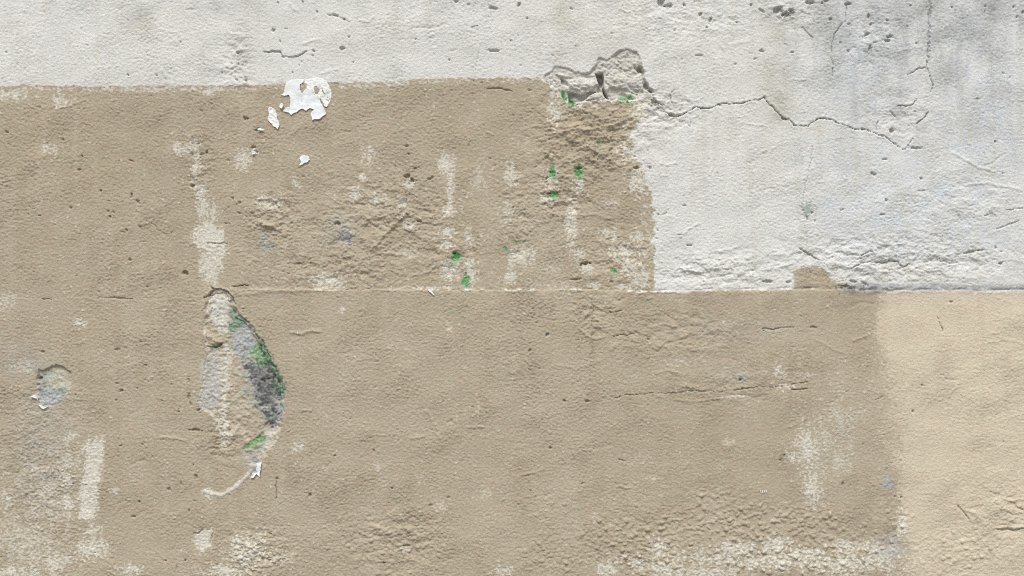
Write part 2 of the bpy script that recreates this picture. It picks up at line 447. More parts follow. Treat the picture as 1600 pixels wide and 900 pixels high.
# the ledge: the lower render stands a little proud, its rim chipped
right_of = sm(330, 380, U)
H += (1.2 * right_of + 0.15) * sm(-1.0, 1.6, below + 0.5 * G3) * sm(760, 560, V)
rim = np.exp(-((V - yled) / 2.4) ** 2) * sm(340, 380, U)
chipn = perlin(U / 12, V / 12, 31) + 0.6 * perlin(U / 5, V / 5, 32)
H += rim * (1.0 * sm(0.0, 0.5, chipn) - 1.1 * sm(0.15, 0.6, -chipn))
BARE = np.maximum(BARE, rim * sm(0.15, 0.5, chipn + 0.5 * MID2) * sm(640, 720, U)).astype(F)
BARE = np.maximum(BARE, rim * 0.5 * sm(0.3, 0.7, chipn) * sm(360, 420, U)).astype(F)
gap = np.exp(-((V - yled + 2.2) / 1.3) ** 2) * sm(940, 1030, U)
H -= gap * 2.2 * sm(-0.2, 0.5, perlin(U / 30, V / 30, 33))
GRIME_SHADE = np.maximum(GRIME_SHADE, gap * 0.45 * sm(-0.3, 0.4, perlin(U / 34, V / 30, 34)))
band = np.exp(-((V - 450) / 7.0) ** 2) * sm(1295, 1330, U)
GRIME_SHADE = np.maximum(GRIME_SHADE, band * 0.28 * sm(-0.4, 0.6, SPK + 0.5)).astype(F)
BLUE = np.maximum(BLUE, band * 0.5).astype(F)
# faint runs and streaks of dirt
run = perlin(U / 15, V / 190, 36) + 0.5 * perlin(U / 6, V / 90, 37)
BROWN = np.maximum(BROWN, 0.6 * sm(0.0, 0.8, run + 0.5 * MID2)).astype(F)
BROWN = np.maximum(BROWN, 0.55 * sm(0.05, 0.7, MID2 + 0.4 * MID + 0.2 * SPK) * TAUPE).astype(F)
PALE = np.maximum(PALE, 0.5 * sm(0.1, 0.7, -MID2 + 0.4 * MID + 0.2 * SPK) * TAUPE).astype(F)
PALE = np.maximum(PALE, 0.5 * sm(0.15, 0.8, -run + 0.5 * BIG) * TAUPE).astype(F)
tr_ = sm(1180, 1300, U) * sm(340, 60, V)
BLUE = np.maximum(BLUE, tr_ * 0.5 * sm(-0.5, 0.6, BIG + MID2 + 0.3 * SPK)).astype(F)
GRIME_SHADE = np.maximum(GRIME_SHADE, tr_ * sm(200, 0, V) * 0.17 * sm(-0.3, 0.7, MID2 + 0.6 * MID + 0.4 * SPK)).astype(F)
run2 = perlin(U / 24, V / 150, 38) + 0.6 * perlin(U / 9, V / 60, 39)
BLUE = np.maximum(BLUE, tr_ * 0.52 * sm(-0.7, 1.0, run2 + 0.8 * MID2 + 0.25 * SPK)).astype(F)
GRIME_SHADE = np.maximum(GRIME_SHADE, tr_ * 0.10 * sm(-0.2, 1.0, run2 + 0.8 * MID2 + 0.3 * SPK)).astype(F)
GRIME_SHADE = np.maximum(GRIME_SHADE, 0.12 * sm(70, -10, V) * sm(-0.2, 0.8, MID2 + 0.4 * SPK)).astype(F)
GRIME_SHADE = np.maximum(GRIME_SHADE, 0.07 * sm(0.0, 1.0, MID2 + 0.5 * BIG + 0.3 * SPK)).astype(F)
# a thin second line of the old joint on the left
H -= 0.9 * np.exp(-((V - 466 - 0.6 * WY) / 1.1) ** 2) * sm(0, 60, U) * sm(330, 280, U) * sm(-0.1, 0.4, perlin(U / 60, V / 60, 35))


# ------------------------------------------------------------------ pits, cracks, trowel ridges
def pit(x, y, rx, ry=None, ang=0.0, depth=None, name=None):
    ry = rx if ry is None else ry
    sl, d = ell(x, y, rx, ry, ang, 2.2)
    d = d + 0.42 * SPK[sl]
    dep = depth if depth is not None else min(1.3 * min(rx, ry) + 0.8, 7)
    H[sl] -= dep * sm(1.25, 0.55, d)
    GRIME_SHADE[sl] = np.maximum(GRIME_SHADE[sl], (0.24 if y < 130 or x > 1030 else 0.14) * sm(1.1, 0.5, d))  # colour also darkens towards the middle of each pit
    if name:
        k = d < 1.0
        v0 = PARTS[LABEL[sl][d.shape[0] // 2, d.shape[1] // 2]]
        par = c_cream if LABEL[sl][d.shape[0] // 2, d.shape[1] // 2] == c_cream else (c_upper if y < 452 else (c_sand if x > xsand_at(y) else c_lower))
        LABEL[sl] = np.where(k, part(name, par), LABEL[sl])


PITS = [
    (200, 117, 1.6), (347, 114, 1.2, 2.6), (369, 124, 3.0, 1.8), (384, 125, 3, 2), (12, 207, 3, 1.6), (383, 185, 4, 2.6), (245, 118, 2, 1.2), (10, 82, 2.4, 1.2), (371, 82, 2.2), (372, 100, 2),
    (427, 47, 2.8, 2.2), (524, 24, 4.5, 1.9, 15), (538, 29.5, 1.6, 2.0), (437, 64, 1.4, 2.6), (536, 76, 4.5, 2.4), (490, 80, 2.4, 1.4), (488, 87, 2, 1), (471, 97, 1.4), (467, 102, 1.2),
    (713, 3, 4, 1.8), (772, 12.5, 7, 2.2), (770, 79, 9.5, 2.1, 3), (732, 7, 2, 1.2), (495, 18, 1.6), (434, 4, 1.5), (473, 3, 2), (457, 113, 1.4), (552, 97, 1.2), (702, 93, 1.6), (650, 61, 1.4),
    (811, 7, 2.6, 2.8), (824, 28, 1.7), (814, 102, 1.2), (1033, 4, 5, 6), (1045, 9, 6, 3), (1069, 8, 2.4, 3), (1095, 22, 2.6, 2.2), (1110, 31, 2, 5, 25), (1104, 43, 1.4, 3), (1151, 35, 1.7), (1174, 8, 1.8),
    (1190, 17, 5, 2, 30), (1190, 80, 4, 2.2, 10), (956, 52, 2, 1.2), (1054, 48, 1.6), (1094, 87, 6, 1.3), (1180, 92, 5, 1.2, -20), (1149, 100, 3, 1.4),
    (1215, 16, 6, 5), (1228, 24, 6, 4), (1237, 20, 4, 6), (1265, 4, 6, 3), (1290, 2, 4, 2), (1324, 7, 5, 2.6), (1297, 31, 3.4, 2), (1357, 26, 2, 3.4), (1355, 54, 4, 2, -20), (1361, 38, 2, 3), (1365, 67, 3.6, 1.6),
    (1390, 58, 5, 3), (1387, 64, 4, 2), (1238, 82, 3, 2), (1313, 67, 1.6), (1328, 55, 1, 2.4), (1325, 80, 2.6, 2, 30), (1359, 78, 2.4, 6), (1386, 32, 2), (1487, 11, 1.6), (1539, 10, 1.4), (1584, 11, 1.6), (1589, 27, 1.9),
    (1598, 19, 2), (1430, 174, 2, 1.3), (1393, 204, 4, 3), (1431, 68, 1.4), (1578, 122, 2, .9), (1555, 221, 2), (1448, 97, 1.7), (1422, 9, 1.6), (1417, 41, 1.3), (1538, 18, 1), (1526, 155, 5, 1.1), (1284, 5, 2),
    (124, 265, 2.8, 1.6), (158, 298, 1.8), (205, 305, 1.7, 4.6, 8), (215, 315, 2.6, 2), (170, 329.5, 2.2, 1.1), (172, 338, 1.8), (180, 341, 2, 1.4), (178, 332, 1.2, 2.2, -35), (192, 362.5, 3.4, 1.2, 12), (198, 359, 3, 1.3, 35),
    (203, 407, 1.6, 3), (290, 426, 3.8, 3.2), (323, 237, 1.8, 4.4, 15), (300, 291, 5, 2.2, -25), (62, 337, 3, 1), (110, 325, 1.8), (45, 335, 2, 1), (237, 436, 2, 1), (205, 251, 4.5, 1.2, 20), (170, 314, 3, .9, 15), (128, 244, 1.5), (229, 448, 2.4, 1.2),
    (220, 355, 2.8, 1.6), (185, 251, 3, .8, 5), (364, 310, 1.5, 2.4), (373, 318, 4, 1.4, -30), (375, 333, 4.6, 1.5, 20), (396, 230, 5, 2), (404, 203, 5, 2), (356, 250, 3, 1.2),
    (637, 275, 4, 3, -30), (649, 263, 5, 1.6, -10), (644, 282, 2.6, 4), (672, 279, 6, 1.8, -30), (528, 349, 4, 3), (655, 346, 3.4, 2), (635, 228, 3, 2), (638, 241, 2.5, 1.5), (400, 237, 3, 2),
    (67, 550, 3, 2, 0, 3), (190, 611, 3.4, 2.4), (183, 599, 3, 1.3, 0, 2), (227, 570.5, 2.6, 1.3, -25), (181, 625, 1.4), (295, 594, 1.3, 4.4), (295, 620, 1.9, 4.6), (297, 630, 1.5, 3.4), (310, 640, 3, 2.4), (279, 643, 2, 1.3), (305, 672, 9, 2.2, 3),
    (118, 617, 1.4), (268, 601, 1.2), (184, 547, 4, 2, 0, 2), (214, 607, 2.4, 1.6, 0, 2), (221, 534, 2.4, 1.4, 0, 2),
    (306, 745, 2.2, 5.4), (302, 727, 1.1, 2.4), (283, 756, 1.2, 3), (295, 798, 1.4, 4, -20), (207, 808, 3.6, 1.7), (264, 765, 3, 2, 0, 2.4), (259, 876, 2.3, 1.7), (289, 876, 1.7), (217, 784, 2), (276, 887, 1, 4), (222, 694, 1.4), (303, 783, 2.6, 1.2), (148, 864, 2.2, 1.4),
    (484, 774, 3, 2.2, -30), (613, 763, 2.4, 1.6), (523, 712, 1.7), (567, 688, 1.8), (584, 704, 2), (700, 778, 4, 1.2, -20), (672, 790, 3, 1.3), (433, 748, 3, 1.6), (600, 880, 2), (635, 853, 6, 1.6),
    (860, 700, 2, 3), (973, 720, 4.6, 1.4, 8), (829, 767, 1.4), (910, 756, 1.4, 3, 40), (918, 627, 4, 2), (882, 627, 2.6, 2), (855, 523, 2.2, 3), (828, 547, 2, 1.8), (1157, 593, 2.6), (1160, 607, 1.6), (1012, 530, 2.8, 1.2),
    (1219, 719, 2.2, 1.8), (1317, 757, 1.2, 4), (1319, 756, 3, 1, 30), (1349, 694, 1.2), (1226, 712, 1.4, 3), (1487, 471, 2.6, 1.3), (1426, 642.5, 1.7), (1556, 648, 1.3), (1312, 460, 1.3), (1567, 690, 1.4), (1398, 776, 1.6), (1408, 777, 1.6),
    (1365, 272, 5.4, 1.9, 28), (1382, 249, 4, 1.6, -10), (1385, 313, 2.2, 2.6), (1269, 332, 1.5), (1567, 271, 1.6), (1440, 279, 2), (1557, 387, 1.8), (1379, 335, 4, 1.5), (1430, 231, 8, 2.2, 5, 3), (1274, 346, 1, 2.6), (1440, 298, 6, .9, -4), (1316, 328, 3.6, 1.2, -25),
    (1029, 335, 2), (1039, 334, 4, 1, -25), (1028, 360, 1.8), (1063, 367, 4, 1), (1076, 383, 5, 1.4), (1070, 321, 4, 1.3), (1016, 262, 2, 4), (994, 262, 4, 2), (997, 455, 3, 1.4),
    (1005, 113, 3.4, 5, -20), (1000, 108, 4, 5), (1010, 135, 4, 8, -25), (1022, 160, 4, 5, -40), (1016, 142, 6, 2.4, 35), (1048, 179, 4, 3), (1062, 181, 3, 2), (966, 371, 2, 1), (914, 412, 8, 3.2, -5, 6), (955, 440, 4, 1.5), (900, 437, 9, 1.6, -5),
    (710, 396, 3, 2, 0, 5), (855, 278, 3, 2.5), (858, 302, 4, 2), (903, 263, 7, 2, -5), (1335, 440, 6, 2.4, 15), (1352, 443, 6, 1.6, 25), (1320, 447, 8, 1.4), (1200, 440, 6, 3, 0), (1233, 441, 4, 2), (1518, 394, 9, 2.4, -10), (1534, 391, 6, 1.5, -10), (1565, 411, 3, 3),
]
for a in PITS:
    rx, ry = a[2], (a[3] if len(a) > 3 else a[2])
    pit(a[0], a[1], rx, ry, a[4] if len(a) > 4 else 0, a[5] if len(a) > 5 else None, "pit" if rx * ry > 12 else None)
rr = np.random.RandomState(3)
for _ in range(170):
    x, y = rr.rand() * 1600, rr.rand() * 900
    if y > 460 and rr.rand() < 0.72:
        continue
    if 1040 < x and y < 430 and False:
        continue
    r = 0.7 + 0.9 * rr.rand() ** 2
    pit(x, y, r * (1.2 + 1.6 * rr.rand()), r * 0.7, rr.rand() * 50 - 25)


def crack(pts, w=1.0, depth=4.0, grime=0.5, warp=1.6, name="crack", fade=True, parent=None):
    sl, d, t = line_dist(pts, w * 4 + 6, warp)
    ww = w * (0.65 + 0.55 * sm(-0.4, 0.5, perlin(U[sl] / 23, V[sl] / 23, 41)))
    if fade:
        ww = ww * (0.35 + 0.65 * sm(0, 0.1, t) * sm(1, 0.85, t))
    g = sm(1.6, 0.35, d / ww)
    H[sl] -= depth * g
    GRIME_SHADE[sl] = np.maximum(GRIME_SHADE[sl], grime * sm(1.4, 0.5, d / ww))
    if name:
        mid = pts[len(pts) // 2]
        par = parent if parent is not None else (c_cream if TAUPE[np.searchsorted(vs, mid[1]), np.searchsorted(us, mid[0])] < .5 else (c_upper if mid[1] < 452 else (c_sand if mid[0] > xsand_at(mid[1]) else c_lower)))
        LABEL[sl] = np.where(d < ww * 1.25, part(name, par), LABEL[sl])


MAIN = [(1015, 140), (1022, 150), (1028, 160), (1031, 172), (1045, 179), (1052, 182), (1060, 183), (1063, 181), (1078, 173), (1090, 167.5), (1104, 169), (1112, 169), (1122, 164), (1135, 162), (1155, 162.5),
        (1170, 159), (1185, 155.5), (1193.5, 152.7), (1204, 165), (1215, 174), (1221, 184), (1224, 186), (1233, 185.5), (1239, 193), (1244.5, 198), (1263, 197.6), (1267, 192), (1278, 186), (1284, 185),
        (1298, 187.5), (1312, 193), (1330, 199.5), (1348, 202.5), (1368, 208), (1385, 215), (1400, 225), (1413, 234), (1420, 226), (1427, 214.5)]
crack(MAIN, 0.58, 3.4, 0.38, 1.8)
for k in range(len(MAIN) - 1):
    for _ in range(2):
        f_ = rr.rand()
        cx_ = MAIN[k][0] * f_ + MAIN[k + 1][0] * (1 - f_) + rr.randn() * 0.8
        cy_ = MAIN[k][1] * f_ + MAIN[k + 1][1] * (1 - f_) + rr.randn() * 0.8
        if rr.rand() < 0.55:
            pit(cx_, cy_, 1.4 + 2.2 * rr.rand(), 0.9 + rr.rand(), rr.rand() * 60 - 30, 1.4)
sl, d, t = line_dist(MAIN, 14, 1.8)
H[sl] += 0.7 * np.exp(-((d - 2.5) / 2.5) ** 2) * sm(-0.3, 0.5, MID[sl] + 0.5 * G1[sl])
crack([(1020, 150), (1027, 161), (1040, 165)], 0.9, 3, 0.4)
crack([(1449, 104), (1450, 113), (1456, 128), (1457, 136), (1453, 145)], 0.8, 2.6, 0.35)
crack([(1453, 0), (1452, 30), (1451, 60), (1449, 85), (1449, 104)], 1.5, 2.2, 0.30, 3.0)
crack([(1451, 174), (1445, 182), (1431, 194)], 0.9, 3, 0.45)
crack([(1417, 117), (1430, 110), (1447, 105)], 0.9, 2.4, 0.3)
crack([(1404, 166), (1424, 166), (1433, 155)], 1.1, 2.6, 0.3)
crack([(1322, 8), (1321, 35), (1311, 42), (1304, 55), (1299, 68), (1299, 85), (1301, 100), (1299, 119)], 0.7, 2.4, 0.35)
crack([(1252, 43), (1262, 52), (1270, 60)], 0.7, 2, 0.3)
crack([(1388, 172), (1395, 179), (1401, 185)], 0.8, 2, 0.3)
crack([(1372, 189), (1371, 197), (1368, 204)], 0.8, 2, 0.35)
crack([(1270, 226), (1266, 262), (1258, 290), (1254, 312), (1256, 340)], 0.5, 1.4, 0.22)
crack([(1248, 387), (1262, 395), (1280, 406)], 1.1, 3, 0.35)
crack([(1260, 335), (1262, 345)], 0.8, 2, 0.4)
crack([(1332, 419), (1351, 411), (1379, 410.6), (1403, 408), (1406, 413), (1414, 418), (1422, 411)], 1.1, 2.6, 0.3, 2)
crack([(1345, 398), (1353, 396), (1362, 393), (1365, 396)], 1.1, 2.6, 0.3)
crack([(1465, 402), (1482, 412), (1500, 408)], 1.2, 2, 0.2, 3)
crack([(1538, 337), (1550, 334), (1556, 339)], 0.9, 2, 0.3)
crack([(1556, 357), (1575, 352), (1592, 346)], 0.9, 2, 0.25)
crack([(1570, 328), (1600, 325)], 0.8, 1.8, 0.25)
crack([(960, 622), (975, 618), (1010, 615), (1050, 614), (1080, 610.5), (1125, 612), (1150, 610), (1175, 606), (1200, 604), (1232, 601)], 0.62, 2.0, 0.22, 1.8)
crack([(1236, 601), (1262, 597)], 0.8, 2, 0.25)
crack([(1233, 610), (1262, 607)], 0.9, 2.2, 0.25)
crack([(1188, 514), (1215, 514), (1240, 511)], 1.0, 2, 0.2)
crack([(1266, 512), (1277, 511)], 1.0, 2, 0.2)
crack([(952, 488), (972, 486)], 0.9, 2, 0.2)
crack([(958, 525), (982, 523), (1002, 520)], 0.8, 1.8, 0.15)
crack([(1368, 624), (1374, 622), (1380, 618)], 0.7, 1.6, 0.2)
crack([(1465, 494), (1469, 503), (1474, 518)], 0.6, 2.0, 0.4)
crack([(1556, 826), (1575, 828), (1604, 826)], 1.2, 2.6, 0.2)
crack([(1584, 784), (1588, 792), (1600, 798)], 0.9, 2.0, 0.25)
crack([(1494, 790), (1505, 800), (1516, 816)], 1.4, 2.2, 0.12)
crack([(412, 82), (430, 80), (438, 80), (440, 86)], 1.3, 3.2, 0.30)
crack([(440, 88), (452, 89), (468, 86), (481, 79)], 1.2, 3.0, 0.35)
crack([(509, 22), (523, 24), (538, 29), (546, 35)], 0.7, 2.0, 0.3)
crack([(735, 44), (748, 39)], 0.8, 1.6, 0.3)
crack([(748, 83), (744, 104), (741, 121), (738, 134)], 0.45, 1.3, 0.2)
crack([(763, 3), (768, 26)], 0.5, 1.5, 0.25)
crack([(228, 345), (243, 352), (247, 360), (258, 366), (265, 366), (273, 359)], 0.6, 1.6, 0.3)
crack([(173, 465), (190, 466), (212, 467)], 0.7, 2, 0.25)
crack([(64, 467), (80, 468)], 0.8, 2, 0.35)
crack([(760, 138), (785, 138), (800, 142)], 1.0, 2.2, 0.2)
crack([(324, 380), (341, 381), (348, 379), (356, 381)], 0.9, 2.4, 0.35)
crack([(363, 448), (380, 447), (392, 446)], 1.0, 2.6, 0.4)
crack([(432, 750), (432, 765), (430, 782)], 0.9, 2.2, 0.2)
crack([(925, 455), (926, 500), (924, 560), (923, 600)], 0.6, 1.2, 0.15, 3)
crack([(1255, 340), (1262, 372), (1258, 400)], 0.4, 1.0, 0.15)
crack([(1050, 165), (1047, 150), (1052, 141)], 0.7, 1.6, 0.25)
crack([(1075, 195), (1078, 198), (1080, 190)], 0.7, 1.6, 0.25)


def ridge(pts, w, amp, warp=1.5):
    """a torn trowel ridge: proud on one side of the line, undercut below it"""
    sl, d, t = line_dist(pts, w * 5, warp)
    pr = np.exp(-(d / w) ** 2) * sm(0, 0.12, t) * sm(1, 0.88, t)
    H[sl] += amp * pr


for pts, w, a in [
    ([(578, 392), (592, 378), (606, 362), (622, 346), (644, 323)], 2.4, 2.2), ([(450, 520), (475, 521), (478, 518), (505, 517)], 2.0, 1.8),
    ([(364, 462), (420, 455), (520, 453)], 2.4, 0.9), ([(860, 570), (900, 575), (950, 560)], 3, 0.6),
    ([(1330, 533), (1345, 528), (1356, 523)], 1.7, 1.4), ([(1270, 528), (1300, 545), (1325, 555)], 1.6, 0.8), ([(1478, 622), (1500, 596)], 1.8, 1.0), ([(1440, 644), (1452, 625)], 1.8, 0.8),
    ([(910, 500), (925, 475), (945, 485)], 2.4, 1.6), ([(900, 510), (915, 522), (930, 530), (950, 525)], 2.2, 1.4), ([(1020, 585), (1045, 578), (1062, 585)], 2, 1.0),
    ([(1060, 606), (1072, 603), (1085, 607)], 2, 1.2), ([(1050, 625), (1090, 627), (1130, 622)], 1.6, 0.9), ([(1020, 510), (1040, 506), (1060, 512)], 2, 1.2),
    ([(810, 744), (835, 738), (855, 733)], 1.6, 0.9), ([(472, 640), (488, 642)], 1.6, 1.4), ([(728, 667), (760, 668)], 1.6, 1.2),
    ([(1556, 823), (1600, 823)], 2.2, 1.6), ([(1505, 795), (1520, 800), (1535, 815)], 2.2, 1.4), ([(1560, 775), (1575, 782), (1600, 780)], 2, 1.3),
    ([(560, 32), (575, 35), (585, 25)], 1.8, 1.0), ([(470, 70), (490, 63), (500, 60)], 1.8, 1.0), ([(500, 115), (520, 110), (532, 108)], 1.6, 0.9), ([(672, 58), (678, 53)], 1.6, 1.2),
    ([(1090, 75), (1096, 50), (1110, 38)], 1.6, 0.9), ([(1140, 70), (1160, 66), (1180, 62)], 1.8, 0.8), ([(1120, 392), (1140, 390), (1158, 384)], 1.6, 1.0),
    ([(1205, 400), (1240, 395), (1262, 390)], 1.8, 1.0), ([(1180, 425), (1215, 418), (1240, 412)], 1.8, 1.1), ([(1060, 420), (1100, 425), (1140, 418)], 1.8, 1.0),
    ([(1310, 388), (1345, 386), (1358, 383)], 2, 1.1), ([(1440, 395), (1480, 400)], 2, 0.9), ([(1480, 235), (1530, 262), (1560, 270)], 2.2, 0.9), ([(1500, 290), (1540, 285), (1600, 297)], 2.2, 1.0),
    ([(400, 340), (412, 352), (430, 354), (446, 344)], 2.6, 2.0), ([(396, 322), (404, 312), (420, 310), (436, 316)], 2.2, 1.6), ([(560, 405), (600, 395), (640, 400)], 2, 1.2),
    ([(530, 415), (570, 412), (600, 405)], 2, 1.2), ([(640, 432), (670, 425), (680, 415)], 2, 1.3), ([(900, 205), (930, 200), (960, 195), (1000, 178)], 2.2, 1.8), ([(955, 170), (975, 172), (1000, 182)], 2, 1.3),
    ([(920, 250), (945, 252), (965, 245)], 2, 1.5), ([(845, 210), (870, 208), (900, 200)], 2, 1.4), ([(930, 268), (960, 262), (975, 255)], 1.8, 1.0), ([(870, 335), (930, 335), (965, 345)], 1.8, 0.9),
    ([(940, 322), (960, 318), (970, 325)], 1.8, 1.2), ([(930, 412), (960, 400), (985, 398)], 2, 1.3), ([(1155, 192), (1200, 197)], 1.5, 0.7), ([(1085, 160), (1100, 150)], 1.4, 0.8),
    ([(20, 690), (60, 668), (100, 650)], 2.5, 0.8), ([(0, 785), (30, 775), (60, 760)], 2.4, 0.8),
]:
    ridge(pts, w, a)

rs_ = np.random.RandomState(11)
for _ in range(150):
    x_, y_ = rs_.rand() * 1600, rs_.rand() * 900
    L_ = 10 + 50 * rs_.rand() ** 2
    an = math.radians(rs_.choice([-35, -10, 0, 5, 60], p=[.3, .25, .2, .15, .1]) + rs_.randn() * 10)
    bx_, by_ = x_ + L_ * math.cos(an), y_ + L_ * math.sin(an)
    mx_, my_ = (x_ + bx_) / 2 + rs_.randn() * 3, (y_ + by_) / 2 + rs_.randn() * 2
    ridge([(x_, y_), (mx_, my_), (bx_, by_)], 1.2 + 1.3 * rs_.rand(), (0.9 if rs_.rand() < 0.6 else -0.8) * (0.4 + rs_.rand()), 2.0)

# ------------------------------------------------------------------ broken-out plaster at the top of the taupe block
OUT = [(849, 122), (852, 116), (862, 110), (863, 105), (870, 102), (884, 105.6), (897, 111), (910, 114.4), (921, 112.5), (930, 102.5), (936, 89.4), (940, 89.8), (951, 92.7), (956, 89.4), (962, 81), (971, 77),
       (980, 75), (994, 80), (999, 87.5), (1003, 97.5), (1005, 110), (1007, 122), (1014, 136), (1021, 141), (1018, 146), (1005, 148), (1000, 155), (985, 157.5), (965, 156), (955, 158), (951, 156), (945, 153.5),
       (937, 154), (920, 157), (905, 161), (897, 164), (889, 161), (880, 155), (875, 147), (872, 140), (861, 132), (850, 127)]
hole = part("broken_plaster", None, "jagged break in the plaster baring grey mortar")
sl, d = line_dist(OUT, 12, 1.4, True)
d = d + 0.7 * G2[sl] + 0.5 * G4[sl]
d = d + 1.1 * perlin(U[sl] / 7, V[sl] / 7, 54)
ins = sm(-0.4, 1.4, d)
base = H[sl].copy()
rough_core = 1.3 * perlin(U[sl] / 14, V[sl] / 10, 51) + 0.9 * perlin(U[sl] / 6, V[sl] / 5, 52) + 1.1 * G3[sl] + 1.0 * G4[sl]
DEP = np.full(d.shape, 2.6, F)
HK = [
    # (name, outline, depth, rise above and fall below the crest per pixel, crest row or None, roughness)
    ("mortar_ledge", [(938, 92), (951, 95), (957, 92), (966, 82), (981, 78), (994, 84), (1000, 98), (1003, 125), (1006, 146), (995, 146), (985, 141), (976, 137), (962, 136), (953, 134), (945, 125), (943, 114), (930, 108)], 1.6, (0.022, 0.3), 134, 1.25),
    ("cavity", [(952, 136), (964, 137), (978, 138), (986, 142), (997, 147), (998, 155), (985, 157), (965, 156), (955, 157), (948, 146)], 6.0, (-0.02, 0), None, 0.7),
    ("mortar_strip", [(863, 107), (871, 103.5), (884, 107.5), (904, 115), (893, 118), (886, 124), (868, 117), (862, 113)], 2.6, (0, 0), None, 0.12),
    ("mortar_lump", [(866, 113), (878, 115), (893, 119), (887, 125), (874, 119)], 0.6, (0.1, 0.4), 118, 0.5),
    ("mortar_lump", [(906, 114), (921, 114), (930, 106), (932, 116), (931, 121), (915, 121), (907, 118)], 2.4, (0.25, 0.5), 117, 0.5),
    ("mortar_lump", [(850, 122), (862, 112), (868, 118), (877, 132), (887, 136), (889, 146), (877, 145), (866, 135), (852, 126)], 0.9, (0.04, 0.2), 136, 1.2),
    ("mortar_lump", [(888, 128), (897, 123), (911, 121), (930, 121), (936, 131), (925, 140), (908, 146), (899, 143), (889, 141)], -0.6, (0.24, 0.30), 132, 1.2),
    ("cavity", [(887, 143), (899, 143.5), (908, 147), (925, 141), (932, 143), (921, 149), (913, 156), (906, 158), (896, 161), (889, 158)], 10.0, (0, 0), None, 0.4),
    ("cavity", [(930, 115), (942, 113.5), (944, 125), (943, 135), (951, 155), (947, 154), (941, 140), (936, 130)], 16.0, (0, 0), None, 0.4),
    ("mortar_lump", [(934, 134), (942, 136), (944, 143), (933, 143)], 6.5, (0.2, 0.2), 139, 0.6),
    ("mortar_lump", [(915, 156), (921, 149), (929, 145), (941, 147), (947, 154), (937, 153.5)], -0.6, (0.2, 0.1), 152, 0.8),
    ("cavity", [(876, 122), (886, 126), (888, 134), (878, 132)], 7.5, (0, 0), None, 0.4),
    ("cavity", [(992, 105), (1002, 104), (1004, 112), (998, 118)], 5.5, (0, 0), None, 0.8),
    ("cavity", [(1003, 118), (1009, 124), (1018, 140), (1020, 143), (1010, 140), (1004, 130)], 4.6, (0, 0), None, 1.0),
]
lab = np.where(d > 0, hole, LABEL[sl])
LABEL[sl] = lab
for nm, poly, dep, slope, crest, rgh in HK:
    s2, d2 = line_dist(poly, 4, 0.7, True)
    # paste into the local window of the hole
    y0, x0 = s2[0].start - sl[0].start, s2[1].start - sl[1].start
    ww = (slice(max(y0, 0), y0 + d2.shape[0]), slice(max(x0, 0), x0 + d2.shape[1]))
    d2 = d2[max(-y0, 0):, max(-x0, 0):]
    tgt = DEP[ww]
    d2 = d2[:tgt.shape[0], :tgt.shape[1]]
    cy = np.mean([q[1] for q in poly])
    vv = V[sl][ww]
    cr = cy if crest is None else crest
    new = dep + np.where(vv < cr, (cr - vv) * slope[0], (vv - cr) * slope[1]) + rgh * (-rough_core[ww])
    k = sm(-0.5, 0.9, d2)
    DEP[ww] = tgt * (1 - k) + new * k
    l2 = LABEL[sl][ww]
    p = part(nm, hole)
    LABEL[sl][ww] = np.where((d2 > 0) & (d[ww] > 0), p, l2)
agd, agv = worley(U[sl] / 6.0, V[sl] / 5.2, 5)
newH = (base - 0.55 * grain[sl]) - DEP * (1.1 + 0.6 * perlin(U[sl] / 16, V[sl] / 13, 55)) - 0.35 * rough_core + 0.8 * np.sqrt(np.clip(1 - (agd / (0.25 + 0.35 * agv)) ** 2, 0, 1)) * (agv > 0.35)
H[sl] = base * (1 - ins) + newH * ins
TAUPE[sl] *= 1 - ins
BARE[sl] = np.where(ins > .5, np.maximum(BARE[sl] * (1 - ins), 0.0), BARE[sl])
MORT = np.zeros(U.shape, F)
MORT[sl] = ins
GRIME_SHADE[sl] = np.maximum(GRIME_SHADE[sl] * (1 - 0.5 * ins), ins * (0.30 * sm(5, 13, DEP) + 0.16 * sm(0.1, 0.9, SPK[sl])))  # deeper cavities get shade painted into the colour; the speckle is grime
BARE[sl] = np.maximum(BARE[sl], ins * 0.7 * sm(0.3, 0.9, -SPK[sl] + 0.4 * G4[sl]))
OCHRE[sl] = np.maximum(OCHRE[sl], ins * 0.35 * sm(0.0, 0.6, perlin(U[sl] / 22, V[sl] / 16, 53)))
sh, dsh = line_dist([(930, 90), (960, 90), (955, 98), (935, 100)], 4, 1.0, True)
for a in [(880, 148, 4, 7, 1.0), (890, 159, 8, 5, 1.0), (884, 155, 6, 4, .9), (976, 152, 12, 6, .62), (985, 150, 12, 7, .72), (990, 153, 9, 5, .6), (968, 154, 5, 3, .6)]:
    wear(a[0], a[1], a[2], a[3], a[4], field=GREEN, op=1.0, rough=0.75, name=g_name, parent=hole)
wear(884, 150, 8, 14, .5, rough=1.1)
wear(980, 153, 18, 8, .30, rough=1.1)
wear(870, 146, 14, 9, .6)
wear(900, 164, 12, 4, .7)
wear(935, 157, 24, 4, .45)
# crumbled plaster to the right of the break
for a in [(1012, 165, 14, 16, .8), (1000, 165, 16, 9, .6), (1024, 175, 16, 12, .5)]:
    wear(*a)
for a in [(1012, 150, 10, 6, .4), (1020, 165, 8, 12, .4)]:
    wear(*a, field=GRIME_SHADE, op=0.22)

